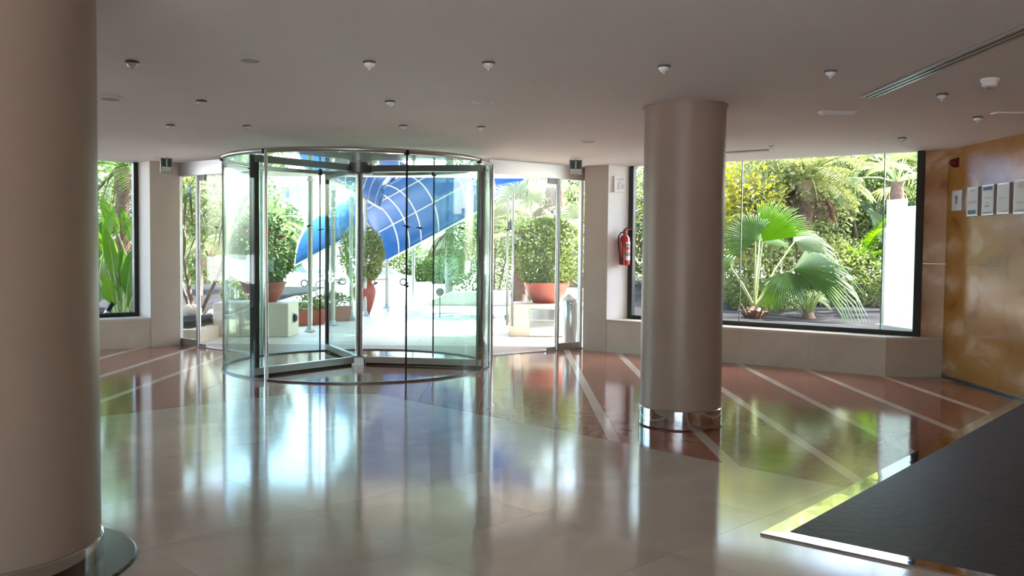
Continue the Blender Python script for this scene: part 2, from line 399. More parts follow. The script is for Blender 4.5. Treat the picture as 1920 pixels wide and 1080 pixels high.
# onyx panels on the side wall
yb = 10.94
for r, (z0, z1) in enumerate([(0.0, 1.365), (1.365, HC)]):
    y = yb
    while y > -6:
        y2 = max(-6, y - 1.36); g = 0.0006
        MB().box(5.22, 5.30, y2 + g, y - g, z0 + g, z1 - g).build('stone_panel', M['onyx'], wall_r); y = y2
    MB().prism([(5.22, yb - 0.001), (5.30, yb - 0.001), (5.30, 11.2), (5.0, 11.12), (5.0, 11.06)], z0 + 0.0015, z1 - 0.0015).build('stone_panel', M['onyx'], wall_r)
MB().box(5.30, 5.5, -6, 10.94, -0.2, HC).build('wall_core', M['onyx'], wall_r)
struct('baseboard_right', MB().box(5.195, 5.22, -6, 10.90, 0, 0.03), M['darksteel'])
# low sill walls under the windows
def sillwall(name, pts, h, depth, nrm, panels):
    root = empty(name); root['kind'] = 'structure'
    for a, b in panels:
        a, b = Vector(a), Vector(b); o = nrm * depth
        poly = [tuple(a), tuple(b), tuple(b + o), tuple(a + o)]
        d = (b - a).normalized() * 0.0015
        MB().prism([tuple(a + d), tuple(b - d), tuple(b - d + nrm * (depth - 0.02)), tuple(a + d + nrm * (depth - 0.02))], -0.05, h - 0.03).build('stone_panel', M['sill'], root)
        MB().prism([tuple(a + d - nrm * 0.012), tuple(b - d - nrm * 0.012), tuple(b - d + nrm * (depth + 0.1)), tuple(a + d + nrm * (depth + 0.1))], h - 0.03, h).build('sill_slab', M['sill'], root)
    return root
rd = (RL1 - RL0)
wf = sillwall('wall_front', None, 0.475, 0.36, rn, [(RL0 + rd * t0, RL0 + rd * t1) for t0, t1 in ((0, 0.26), (0.26, 0.52), (0.52, 0.76), (0.76, 1.0))])
MB().prism([(4.521, 10.9), (5.2185, 10.94), (5.2185, 11.15), (4.74, 11.18)], -0.05, 0.445).build('stone_panel', M['sill'], wf)
MB().prism([(4.521, 10.888), (5.2185, 10.928), (5.2185, 11.15), (4.74, 11.18)], 0.445, 0.475).build('sill_slab', M['sill'], wf)
MB().prism([(1.70, 13.56), (4.98, 11.10), (5.10, 11.26), (1.82, 13.72)], -0.3, 0.40).build('wall_core', M['white'], wf)
wl = sillwall('wall_left', None, 0.43, 0.42, ln, [(LL0 + ld * a, LL0 + ld * b) for a, b in ((0, 1.3), (1.3, 2.6), (2.6, 3.9), (3.9, 5.2))])
# piers beside the doors
struct('wall_pier_right', MB().prism([(1.06, 13.47), (1.385, 13.245), (1.74, 13.47), (1.78, 13.55), (1.15, 13.95)], 0, HC, 0), M['pier'])
struct('wall_pier_left', MB().prism([(-4.99, 13.62), (-5.315, 13.325), (-5.62, 13.63), (-5.72, 13.75), (-5.2, 14.0)], 0, HC, 0), M['pier'])
# window reveals: white plaster right; left takes darker pier colour to imitate shade
struct('wall_reveal_right', MB().prism([(1.388, 13.243), (1.742, 13.468), (1.738, 13.476), (1.384, 13.251)], 0.476, HC), M['white'])
struct('wall_reveal_left', MB().prism([(-5.318, 13.322), (-5.625, 13.625), (-5.618, 13.632), (-5.311, 13.329)], 0.431, HC), M['pier'])
# far sides of the lobby, out of frame
struct('wall_left_side', MB().box(-9.4, -9.2, -6, 9.72, 0, HC), M['pier'])
wb = struct('wall_back', MB().box(-9.4, -5.0, -6.2, -6, 0, HC).box(0.5, 5.5, -6.2, -6, 0, HC).box(-5, 0.5, -6.2, -6, 0, 0.1).box(-5, 0.5, -6.2, -6, 2.5, HC), M['pier'])
# ceiling with the porch soffit
struct('ceiling', MB().prism([(-9.4, -6.2), (5.5, -6.2), (5.5, 11.0), (4.98, 11.16), (1.82, 13.56), (1.7, 16.0), (-5.6, 16.0), (-5.72, 13.76), (-9.4, 10.25)], HC, HC + 0.12), M['ceiling'])
struct('roof', MB().prism([(-9.6, -6.4), (6.2, -6.4), (6.9, 11.6), (2.6, 14.85), (1.7, 16.0), (-5.6, 16.0), (-6.6, 15.0), (-10.8, 11.4)], 3.15, 3.3).box(-9.4, 5.5, -6.2, -6.1, 2.85, 3.15)
       .bar((5.5, 11.0), (1.82, 13.56), 0.05, 2.85, 3.15).bar((-9.4, 10.25), (-5.72, 13.76), 0.05, 2.85, 3.15).box(5.45, 5.5, -6.2, 11, 2.85, 3.15)
       .box(1.65, 1.7, 13.6, 16, 2.85, 3.15).box(-5.65, -5.6, 13.8, 16, 2.85, 3.15), M['white'])

# ============================================================ WINDOWS
def window(name, a, b, z0, z1, cuts, fr=0.075):
    a, b = Vector(a), Vector(b); d = (b - a).normalized(); L = (b - a).length
    root = empty(name); root['kind'] = 'structure'
    f = MB().bar(a, a + d * fr, 0.09, z0, z1).bar(b - d * fr, b, 0.09, z0, z1).bar(a + d * fr, b - d * fr, 0.09, z0, z0 + 0.06)
    f.build('frame', M['black'], root)
    xs = [fr] + cuts + [L - fr]
    for i in range(len(xs) - 1):
        MB().bar(a + d * (xs[i] + 0.002), a + d * (xs[i + 1] - 0.002), 0.010, z0 + 0.06, z1).build('pane', M['glass'], root)
    for c in cuts:
        MB().bar(a + d * (c - 0.006), a + d * (c + 0.006), 0.014, z0 + 0.06, z1).build('glass_joint', M['edge'], root)
    return root
wdir = Vector((3.2, -2.42)).normalized()
WR0 = Vector((1.74, 13.48)); WR1 = Vector((4.98, 11.03))
window('window_1', WR0, WR1, 0.475, HC, [1.74, 3.60])
WL0 = Vector((-5.625, 13.64)); window('window_2', WL0, WL0 + ld * 5.0, 0.43, HC, [2.4])

# ============================================================ ENTRANCE DOORS BESIDE THE DRUM
def bird(mb, c, d, s, flip=1, off=0.0):
    # black flying-bird silhouette on a pane; c centre, d horizontal direction of the pane
    d = Vector((d[0], d[1], 0)).normalized(); n = Vector((d.y, -d.x, 0)); c = Vector(c) + n * off; z = Vector((0, 0, 1))
    P = [(-1, 0.1), (-0.45, 0.3), (-0.1, 0.12), (0.1, 0.25), (0.35, 0.12), (1.0, -0.25), (0.4, -0.08), (0.15, -0.2), (0.3, -0.5), (0.0, -0.22), (-0.35, 0.02)]
    vs = [c + d * (x * s * flip) + z * (y * s) for x, y in P] + [c + d * (x * s * flip) + z * (y * s) + n * 0.002 for x, y in P]
    k = len(P); fs = [tuple(range(k)), tuple(range(2 * k - 1, k - 1, -1))] + [(i, i + k, (i + 1) % k + k, (i + 1) % k) for i in range(k)]
    return mb.add(vs, fs)
def sidedoor(name, outer, mid, inner, handles, side):
    # fixed sidelight outer-mid, swinging glass leaf mid-inner
    o, m, i = Vector(outer), Vector(mid), Vector(inner); root = empty(name); root['kind'] = 'structure'; d = (i - o).normalized()
    MB().bar(o - d * 0.03, i, 0.12, 2.53, HC).build('header', M['alu'], root)
    MB().bar(o - d * 0.0, o + d * 0.05, 0.06, 0, 2.53).build('frame_post', M['alu'], root)
    MB().bar(o + d * 0.05, m, 0.05, 0, 0.10).build('bottom_rail', M['steel'], root)
    MB().bar(o + d * 0.055, m - d * 0.01, 0.01, 0.10, 2.53).build('pane', M['glass'], root)
    MB().tube([(m.x, m.y, 0), (m.x, m.y, 2.53)], 0.036, 12).build('pivot_post', M['steel'], root, True)
    MB().bar(m + d * 0.03, i - d * 0.04, 0.012, 0.03, 2.50).build('door_leaf', M['glass'], root)
    MB().bar(m - d * 0.02, m + d * 0.22, 0.04, 0.0, 0.05).build('pivot_shoe', M['steel'], root)
    MB().bar(m + d * 0.02, m + d * 0.20, 0.04, 2.45, 2.53).build('pivot_clamp', M['darksteel'], root)
    MB().tube([(i.x, i.y, 0), (i.x, i.y, HC)], 0.035, 12).build('frame_post', M['chrome'], root, True)
    MB().tube([(i.x - d.x * .09, i.y - d.y * .09, 0), (i.x - d.x * .09, i.y - d.y * .09, 2.53)], 0.022, 12).build('frame_post', M['steel'], root, True)
    nrm = Vector((d.y, -d.x))
    if nrm.y > 0: nrm = -nrm
    for k in handles:
        p = i - d * k
        for sgn in (1, -1):
            q = p + nrm * (0.06 * sgn)
            h = MB().tube([(q.x, q.y, 0.40), (q.x, q.y, 2.26)], 0.016, 10).build('pull_handle', M['chrome'], root, True)
        MB().tube([tuple(p + nrm * .06) + (1.03,), tuple(p - nrm * .06) + (1.03,)], 0.010, 8).build('handle_bolt', M['chrome'], root)
        MB().bar(p - d * .05, p + d * .03, 0.05, 1.76, 1.88).build('lock', M['darksteel'], root)
    for t, z in ((0.3, 1.76), (0.72, 1.76)):
        c = m + (i - m) * t; bird(MB(), (c.x, c.y, z), d, 0.055, 1 if t < 0.5 else -1, 0.012).build('bird_sticker', M['birdblack'], root)
    return root
sidedoor('door_1', (-5.04, 13.72), (-4.64, 13.40), (-3.38, 12.42), [], -1)
sidedoor('door_2', (1.05, 13.72), (0.67, 13.42), (-0.36, 12.60), [0.42], 1)
struct('trim_1', MB().bar((-3.5, 12.5), (-5.05, 13.75), 0.1, -0.01, 0.012).bar((-0.4, 12.55), (1.05, 13.72), 0.1, -0.01, 0.012), M['steel'])

# ============================================================ REVOLVING DOOR
ZR = 2.56
rev = thing('revolving_door', 'large round three-wing glass revolving door with green-tinted curved walls and a steel top ring', 'door', (DC[0], DC[1], 0))
def apt(a, r, z): return (r * cos(a), r * sin(a), z)
for lo, hi in ((119, 241), (-62, 60)):
    for k in range(3):
        a0 = radians(lo + (hi - lo) * k / 3 + 0.12); a1 = radians(lo + (hi - lo) * (k + 1) / 3 - 0.12)
        MB().arcwall((0, 0), DR, 0.014, a0, a1, 0.02, ZR - 0.03, 12, 0, 1).build('curved_glass', [M['drumglass'], M['edge']], rev, True)
    for k in range(0, 4):
        a = radians(lo + (hi - lo) * k / 3)
        if k in (0, 3):
            MB().tube([apt(a, DR, 0.0), apt(a, DR, ZR - 0.02)], 0.011, 8).build('edge_seal', M['rubber'], rev, True)
        else:
            MB().tube([apt(a, DR, 0.02), apt(a, DR, ZR - 0.02)], 0.008, 8).build('glass_joint', M['edge'], rev, True)
        MB().lathe([(0.028, -0.028), (0.034, -0.01), (0.034, 0.01), (0.028, 0.028)], 12, apt(a, DR, ZR - 0.012)).build('glass_clamp', M['rubber'], rev, True)
# chrome posts on the drum
for a, r in ((-117.5, 0.021), (-1, 0.034), (3.5, 0.02), (181, 0.016)):
    MB().tube([apt(radians(a), DR + 0.03, 0), apt(radians(a), DR + 0.03, ZR)], r, 14).build('drum_post', M['chrome'], rev, True)
ring = MB(); N = 96
ring.tube([apt(2 * pi * k / N, DR, ZR) for k in range(N + 1)], 0.028, 10, cap=False); ring.build('top_ring', M['steel'], rev, True)
MB().arcwall((0, 0), DR, 0.035, 0, 2 * pi, 0.0, 0.018, 96).build('floor_track', M['darksteel'], rev)
MB().lathe([(DR - 0.02, 0), (DR - 0.02, 0.014)], 64, (0, 0, ZR)).build('glass_roof', M['roofglass'], rev)
MB().lathe([(0.16, -0.14), (0.17, -0.13), (0.17, 0.0)], 24, (0, 0, ZR - 0.0)).build('roof_hub', M['darksteel'], rev, True)
MB().tube([(0, 0, 0.0), (0, 0, ZR - 0.1)], 0.02, 14).build('shaft', M['darksteel'], rev, True)
MB().cbox(-0.10, 0.10, -0.10, 0.10, 0.0, 0.12, 0.02).build('floor_bearing', M['steel'], rev)
# eight bird stickers round the curved walls
for a, z in ((-62, 1.73), (-62, 1.07), (-35, 1.73), (20, 1.73), (20, 1.05), (119, 1.74), (119, 1.08), (142, 1.74), (160, 1.06), (200, 1.73)):
    a = radians(a); r = DR - 0.02 if sin(a) > 0 else DR + 0.012
    bird(MB(), apt(a, r, z), (-sin(a), cos(a)), 0.06, 1).build('bird_sticker', M['birdblack'], rev)
for ang in (-9, 116, -128):
    a = radians(ang); R1 = DR - 0.05; d = (cos(a), sin(a))
    g = MB().bar((d[0] * 0.07, d[1] * 0.07), (d[0] * (R1 - 0.07), d[1] * (R1 - 0.07)), 0.012, 0.10, ZR - 0.10).build('wing', M['drumglass'], rev)
    MB().bar((d[0] * 0.06, d[1] * 0.06), (d[0] * R1, d[1] * R1), 0.055, 0.03, 0.11).build('bottom_rail', M['steel'], g)
    MB().bar((d[0] * 0.06, d[1] * 0.06), (d[0] * R1, d[1] * R1), 0.055, ZR - 0.11, ZR - 0.03).build('top_rail', M['darksteel'], g)
    MB().bar((d[0] * 0.06, d[1] * 0.06), (d[0] * R1, d[1] * R1), 0.012, 0.003, 0.03).build('floor_brush', M['rubber'], g)
    MB().bar((d[0] * (R1 - 0.07), d[1] * (R1 - 0.07)), (d[0] * (R1 + 0.03), d[1] * (R1 + 0.03)), 0.035, 0.01, ZR - 0.03).build('brush_seal', M['rubber'], g)
    MB().bar((d[0] * 0.02, d[1] * 0.02), (d[0] * 0.05, d[1] * 0.05), 0.014, 0.03, ZR - 0.05).build('inner_stile', M['steel'], g)
    e = (d[0] * 0.80, d[1] * 0.80)
    bird(MB(), (e[0], e[1], 1.745), d, 0.06, 1, 0.01).build('bird_sticker', M['birdblack'], g)

# ============================================================ COLUMNS
def column(label, x, y, r, band, collar=0):
    t = thing('column', label, 'column', (x, y, 0))
    MB().lathe([(r, band), (r, HC - 0.005)], 72).build('shaft', M['column'], t, True)
    MB().lathe([(r + 0.004, 0.003), (r + 0.012, 0.012), (r + 0.012, band - 0.006), (r + 0.004, band)], 72).build('steel_band', M['mirror'], t, True)
    MB().lathe([(r + 0.015, HC - 0.018), (r + 0.015, HC - 0.0005)], 72).build('ceiling_collar', M['column'], t, True)
    if collar:
        MB().lathe([(collar, 0.0), (collar, 0.008), (collar - 0.01, 0.012)], 72).build('floor_collar', M['darkdisc'], t, False)
    return t
column('slender round beige column with a mirror-steel base band standing in front of the garden window', 1.465, 7.80, 0.345, 0.165)
column('thick round beige column close by, ringed at the floor by a dark glossy disc', -2.45, 4.12, 0.52, 0.125, 0.68)

# ============================================================ MAT
P0 = Vector((1.325, 4.733)); e1 = Vector((0.651, 0.759)); e2 = Vector((0.78, -0.626))
Q1 = P0 + e1 * 5.98; Q2 = P0 + e2 * 4.98
inr = P0 + (e1 + e2) * 0.11
k1 = (5.19 - inr.x) / e1.x; k2 = (5.19 - inr.x) / e2.x
t = thing('floor_mat', 'large dark grey floor mat with a polished steel edge strip, beside the onyx wall', 'mat')
MB().prism([tuple(inr), tuple(inr + e1 * k1), tuple(inr + e2 * k2)], 0.001, 0.013).build('mat_surface', M['matting'], t)
for e, k, o, lab in ((e1, k1, e2, 0), (e2, k2, e1, 1)):
    # gently sloped edging
    a = P0; b = P0 + e * ((5.19 - P0.x) / e.x); c = inr + e * k; dd = inr
    vs = [(a.x, a.y, 0.012), (b.x, b.y, 0.012), (c.x, c.y, 0.013), (dd.x, dd.y, 0.013), (c.x, c.y, 0.001), (dd.x, dd.y, 0.001), (a.x, a.y, 0.001), (b.x, b.y, 0.001)]
    MB().add(vs, [(0, 1, 2, 3), (2, 4, 5, 3), (0, 3, 5, 6), (1, 7, 4, 2), (0, 6, 7, 1)]).build('edge_strip', M['mirror'], t)

# ============================================================ CEILING FITTINGS
def spot(label, x, y, s=1.0):
    t = thing('ceiling_spotlight', label, 'ceiling light', (x, y, HC), 0, 'small clear-glass spotlights in the ceiling'); 
    return t
proto = None
spots = [(-2.56, 6.14), (-0.96, 6.07), (-0.17, 6.05), (1.0, 6.11), (2.15, 6.22), (-2.65, 7.75), (-1.04, 7.68), (3.32, 7.09), (4.19, 8.25),
         (-3.51, 9.34), (-2.72, 9.32), (-1.11, 9.20), (-0.33, 9.23), (4.17, 9.79)]
labs = ['leftmost small spotlight of the front ceiling row', 'second spotlight of the front ceiling row, right of the round speaker grille', 'third spotlight from the left in the front ceiling row',
        'front-row ceiling spotlight just left of the slender column top', 'front-row ceiling spotlight between the slender column and the slot vent', 'left ceiling spotlight of the second row, above the drum\'s left side',
        'second-row ceiling spotlight above the middle of the revolving door', 'ceiling spotlight right of the slot vent, left of the smoke detector', 'ceiling spotlight nearest the onyx wall\'s certificates',
        'ceiling spotlight furthest left in the row just before the revolving door', 'second ceiling spotlight from the left in the row just before the revolving door',
        'third ceiling spotlight in the row just before the revolving door', 'rightmost ceiling spotlight in the row just before the revolving door', 'ceiling spotlight above the right end of the garden window']
for i, (x, y) in enumerate(spots):
    if proto is None:
        proto = spot(labs[i], x, y); k = 0.78
        MB().lathe([(a * k, b * k) for a, b in ((0.046, -0.018), (0.058, -0.014), (0.058, -0.004), (0.046, 0.0))], 20).build('collar', M['darksteel'], proto, True)
        MB().lathe([(a * k, b * k) for a, b in ((0.008, -0.056), (0.022, -0.052), (0.038, -0.042), (0.045, -0.030), (0.045, -0.017))], 16).build('lamp_glass', M['lampwhite'], proto, True)
        MB().lathe([(a * k, b * k) for a, b in ((0.005, -0.072), (0.009, -0.068), (0.010, -0.056))], 10).build('finial', M['plastic'], proto, True)
    else:
        o = copy_tree(proto); o.location = (x, y, HC); o['label'] = labs[i]
def grille(label, x, y, r):
    t = thing('ceiling_speaker', label, 'speaker', (x, y, HC), 0, 'round white ceiling grilles')
    MB().lathe([(r, -0.001), (r, -0.006), (r * 0.9, -0.012), (r * 0.82, -0.012)][::-1], 28).build('rim', M['plastic'], t, True)
    MB().lathe([(r * 0.80, -0.0135), (r * 0.80, -0.008)], 28).build('grille', M['greyplastic'], t)
grille('round flush ceiling grille between the two left spotlights of the front row', -1.74, 6.04, 0.075)
grille('round flush ceiling grille beside the thick column', -3.39, 7.68, 0.09)
grille('round ceiling grille above the right half of the revolving door', -0.26, 7.66, 0.095)
grille('small flat ceiling disc over the right-hand entrance door', 0.85, 10.40, 0.085)
t = thing('smoke_detector', 'white box-shaped smoke detector on the ceiling right of the slot vent', 'detector', (3.36, 6.46, HC))
MB().lathe([(0.035, -0.06), (0.05, -0.052), (0.052, -0.03), (0.062, -0.02), (0.062, 0)], 24).build('housing', M['ceiling'], t, True)
MB().lathe([(0.028, -0.066), (0.030, -0.059)], 20).build('sensor', M['greyplastic'], t)
t = thing('emergency_light', 'slim white rectangular emergency light on the ceiling behind the slender column', 'ceiling light', (2.84, 8.02, HC))
MB().add([(-.16, -.06, 0), (.16, -.06, 0), (.16, .06, 0), (-.16, .06, 0), (-.13, -.04, -.03), (.13, -.04, -.03), (.13, .04, -.03), (-.13, .04, -.03)], [(0, 4, 5, 1), (1, 5, 6, 2), (2, 6, 7, 3), (3, 7, 4, 0), (4, 7, 6, 5)]).build('body', M['plastic'], t)
MB().box(-.11, .11, -.03, .03, -.034, -.0301).build('diffuser', M['label'], t)
def slotvent(label, x, y, L, w, rz):
    t = thing('slot_vent', label, 'air vent', (x, y, HC), rz)
    MB().box(-w / 2, w / 2, 0, L, -0.004, -0.0005).build('backing', M['slot'], t)
    for k in (0, 1, 2):
        c = (-0.5 + k * 0.5) * (w - 0.02)
        MB().box(c - 0.013, c + 0.013, 0, L, -0.016, -0.004).build('blade', M['alu'], t)
    for yy in (0, L - 0.015): MB().box(-w / 2, w / 2, yy, yy + 0.015, -0.015, -0.004).build('end_cap', M['alu'], t)
slotvent('long two-slot aluminium air vent running along the ceiling to the upper right', 2.79, 3.2, 4.03, 0.115, 0.0)
slotvent('short slot air vent in the ceiling close to the garden window', 2.62, 11.43, 0.62, 0.07, radians(-127))
t = thing('sprinkler', 'tiny sprinkler head in the ceiling in front of the garden window', 'sprinkler', (3.01, 10.65, HC))
MB().lathe([(0.008, -0.05), (0.03, -0.046), (0.03, -0.042), (0.010, -0.038), (0.012, -0.012), (0.035, -0.008), (0.035, 0)], 14).build('head', M['alu'], t, True)
t = thing('ceiling_hatch', 'flat rectangular plate on the ceiling near the onyx wall', 'hatch', (4.30, 8.0, HC), 0)
MB().box(-.10, .14, -.05, .05, -.008, 0).build('plate', M['ceiling'], t); MB().box(-.09, .13, -.04, .04, -.010, -.008).build('cover', M['ceiling'], t)

# ============================================================ WALL THINGS
# fire extinguisher on the white reveal
rv = (Vector((1.74, 13.468)) - Vector((1.39, 13.245))).normalized(); rvn = Vector((rv.y, -rv.x))
c = Vector((1.39, 13.245)) + rv * 0.235 + rvn * 0.10
t = thing('fire_extinguisher', 'red fire extinguisher with black hose hung on the white window reveal', 'fire extinguisher', (c.x, c.y, 1.27), atan2(rv.y, rv.x))
MB().lathe([(0.060, 0.0), (0.078, 0.012), (0.080, 0.03), (0.080, 0.36), (0.074, 0.40), (0.05, 0.435), (0.024, 0.45), (0.024, 0.468)], 28).build('cylinder', M['redpaint'], t, True)
def arcpatch(r, a0, a1, z0, z1):
    return MB().arcwall((0, 0), r, 0.002, radians(a0), radians(a1), z0, z1, 8)
arcpatch(0.082, -118, -48, 0.285, 0.345).build('label', M['label'], t); arcpatch(0.083, -118, -48, 0.29, 0.315).build('label_print', M['greylabel'], t)
arcpatch(0.082, -118, -48, 0.175, 0.28).build('label', M['pinklabel'], t); arcpatch(0.083, -108, -62, 0.20, 0.212).build('label_print', M['label'], t); arcpatch(0.083, -108, -62, 0.235, 0.262).build('label_print', M['redpaint'], t)
arcpatch(0.082, -118, -48, 0.14, 0.172).build('label', M['greylabel'], t); arcpatch(0.082, -118, -48, 0.075, 0.137).build('label', M['label'], t)
MB().lathe([(0.026, 0.468), (0.032, 0.475), (0.032, 0.50), (0.02, 0.51)], 16).build('valve', M['darksteel'], t, True)
MB().tube([(-0.03, 0, 0.49), (0.04, 0, 0.515), (0.12, -0.01, 0.535)], [0.012, 0.011, 0.008], 8).build('carry_handle', M['redpaint'], t, True)
MB().tube([(-0.02, 0, 0.515), (0.04, 0, 0.545), (0.11, -0.01, 0.57)], [0.010, 0.010, 0.007], 8).build('lever', M['darkred'], t, True)
MB().tube([(-0.02, 0, 0.485), (-0.08, -0.01, 0.475), (-0.125, -0.015, 0.42), (-0.135, -0.02, 0.33), (-0.12, -0.03, 0.2), (-0.095, -0.035, 0.10)], 0.011, 10).build('hose', M['rubber'], t, True)
MB().tube([(-0.095, -0.035, 0.11), (-0.09, -0.037, 0.02)], [0.013, 0.018], 10).build('nozzle', M['rubber'], t, True)
MB().box(-0.03, 0.03, 0.07, 0.098, 0.30, 0.36).build('bracket', M['darksteel'], t)
# plaque above it
c = Vector((1.39, 13.245)) + rv * 0.20 + rvn * 0.006
t = thing('wall_plaque', 'square white plaque with faint raised pictogram above the fire extinguisher', 'sign', (c.x, c.y, 2.34), atan2(rv.y, rv.x))
MB().cbox(-0.10, 0.10, -0.012, 0.0, 0, 0.23, 0.004).build('plate', M['white'], t)
MB().box(-0.115, -0.098, -0.03, 0.002, -0.005, 0.235).build('side_flange', M['white'], t)
f = MB().box(-0.055, -0.005, -0.016, -0.012, 0.04, 0.13).box(-0.042, -0.018, -0.016, -0.012, 0.13, 0.15)
f.add([(0.02, -0.016, 0.05), (0.07, -0.016, 0.05), (0.075, -0.016, 0.09), (0.055, -0.016, 0.15), (0.04, -0.016, 0.11), (0.02, -0.016, 0.10)], [(0, 1, 2, 3, 4, 5)])
f.tube([(-0.03, -0.015, 0.15), (0.0, -0.015, 0.165), (0.02, -0.015, 0.12)], 0.004, 6).box(-0.06, 0.07, -0.015, -0.012, 0.18, 0.20); f.build('pictogram', M['pinkfaint'], t)
# exit signs
def exitsign(label, x, y, z0, rz, w, h, cable=False):
    t = thing('exit_sign', label, 'sign', (x, y, z0), rz)
    MB().box(-w / 2, w / 2, -0.015, 0.015, 0, h).build('panel', M['greyplastic'], t)
    MB().box(-w / 2 + .015, w / 2 - .015, -0.019, -0.015, h * 0.40, h - .012).build('green_field', M['greenprint'], t)
    MB().box(-w / 2 + .015, w / 2 - .015, -0.019, -0.015, .015, h * 0.38).build('white_field', M['label'], t)
    MB().box(-0.008, 0.008, -0.022, -0.019, h * 0.42, h - .02).build('arrow_bar', M['label'], t)
    for k in range(3): MB().box(-0.055 + k * 0.04, -0.035 + k * 0.04, -0.021, -0.019, h * .15, h * .24).build('letter', M['faint'], t)
    MB().tube([(0, 0, h), (0, 0, max(h + 0.005, HC - z0))], 0.008, 8).build('hanger', M['plastic'], t)
    if cable: MB().tube([(-w / 2, 0, h - .01), (-w * 0.9, 0.02, h + 0.002)], 0.006, 6).build('cable', M['plastic'], t)
    return t
exitsign('small hanging exit sign, dark green over white, in front of the right-hand entrance door', 0.85, 12.40, 2.51, 0.0, 0.175, 0.205)
exitsign('small hanging exit sign seen at an angle in front of the left pier', -4.78, 12.55, 2.50, radians(38), 0.16, 0.20, True)
# red alarm sounder
t = thing('alarm_sounder', 'dark red fire alarm sounder high on the onyx wall', 'alarm', (5.22, 10.72, 2.56), 0)
MB().box(-0.018, 0, -0.055, 0.055, -0.055, 0.055).build('back_plate', M['darkred'], t)
MB().tube([(-0.018, 0, 0), (-0.05, 0, 0), (-0.075, 0, 0), (-0.085, 0, 0)], [0.050, 0.048, 0.036, 0.015], 18).build('horn', M['darkred'], t, True)
# framed certificates
def cert(label, y, zc, w, h, kind):
    t = thing('certificate', label, 'certificate', (5.22, y, zc), 0, 'framed certificates on the onyx wall')
    MB().box(-0.045, 0, -w / 2, w / 2, -h / 2, h / 2).build('box_frame', M['alu'], t)
    MB().box(-0.048, -0.045, -w / 2 + .012, w / 2 - .012, -h / 2 + .015, h / 2 - .012).build('sheet', M['paper'], t)
    def mark(y0, y1, z0, z1, m, nm='print'): MB().box(-0.0495, -0.048, y0 * w, y1 * w, z0 * h, z1 * h).build(nm, M[m], t)
    if kind == 0:
        p = MB()
        for zc_, r in ((0.14, 0.036), (-0.07, 0.03)):
            k = 7; vs = [(-0.0495, r * (1 if i % 2 else .6) * cos(2 * pi * i / 14), zc_ * h + r * (1 if i % 2 else .6) * sin(2 * pi * i / 14)) for i in range(14)]
            p.add(vs, [tuple(range(14))])
        p.build('emblem', M['purple'], t); mark(-.25, .25, -.19, -.17, 'faint')
    if kind == 1: mark(-.38, .38, -.44, -.30, 'blueprint', 'band'); mark(-.4, .4, -.06, 0.02, 'faint'); mark(-.2, .2, .34, .40, 'faint')
    if kind == 2: mark(-.40, .38, .32, .44, 'blueprint', 'band'); mark(-.4, .4, -.44, -.40, 'greylabel', 'band'); mark(-.25, .25, .05, .09, 'faint'); mark(-.1, .15, -.12, -.07, 'faint'); mark(-.2, .2, -.22, -.18, 'greylabel')
    if kind == 3: mark(-.22, .3, .0, .04, 'faint'); mark(-.4, .1, -.44, -.42, 'greylabel')
    if kind == 4: mark(-.25, .15, .25, .42, 'pinkfaint'); mark(-.3, .2, -.19, -.15, 'faint'); mark(-.42, .42, -.42, -.39, 'greylabel', 'band')
cert('shortest framed certificate with two dark emblems, nearest the window', 10.61, 2.11, 0.235, 0.235, 0)
cert('framed certificate with a broad blue band along its bottom', 10.25, 2.08, 0.235, 0.325, 1)
cert('framed certificate with a dark blue band along its top', 9.92, 2.08, 0.245, 0.33, 2)
cert('plain framed certificate with one faint line, fourth from the window', 9.61, 2.08, 0.235, 0.325, 3)
cert('framed certificate with a pinkish emblem on top, fifth from the window', 9.29, 2.08, 0.235, 0.345, 4)

# ============================================================ OUTDOOR GROUND
porch = empty('porch_floor'); porch['kind'] = 'structure'
MB().box(-6.4, 3.2, 12.6, 24.3, -0.4, -0.02).build('bed', M['concrete'], porch)
yy = 12.7; row = 0
while yy < 24.2:
    xx = -6.3 + (row % 2) * 0.6
    while xx < 3.1:
        x1 = min(xx + 1.2, 3.1); p = [(xx + .004, yy + .004), (x1 - .004, yy + .004), (x1 - .004, yy + .796), (xx + .004, yy + .796)]
        cxm = (xx + x1) / 2; cy = yy + .4
        # keep to the outer side of the door line
        p = clip(p, -0.62, 0.78, 0.62 * 0.4 + 0.78 * 12.62, keep_neg=False) if cxm > -0.6 else p
        if p and cxm < -3.2: p = clip(p, 0.62, 0.78, -0.62 * 3.5 + 0.78 * 12.6, keep_neg=False)
        if p and -3.6 <= cxm <= -0.2 and yy < 13.0: p = []
        if p and len(p) > 2 and area(p) > .01 and math.hypot(cxm - DC[0], cy - DC[1]) > 1.9: MB().prism(p, -0.03, -0.006).build('paving_slab', M['paving'], porch)
        xx = x1
    yy += 0.8; row += 1
struct('street', MB().prism([(-200, 24.3), (200, 24.3), (200, 400), (-200, 400)], -1.9, -1.72), M['concrete'])
struct('ground', MB().prism([(-200, -200), (200, -200), (200, 24.2), (-200, 24.2)], -0.6, -0.42), M['concrete'])
struct('retaining_wall', MB().box(-30, 40, 24.25, 24.5, -1.9, -0.01), M['parapet'])
g = MB(); nx, ny = 40, 34
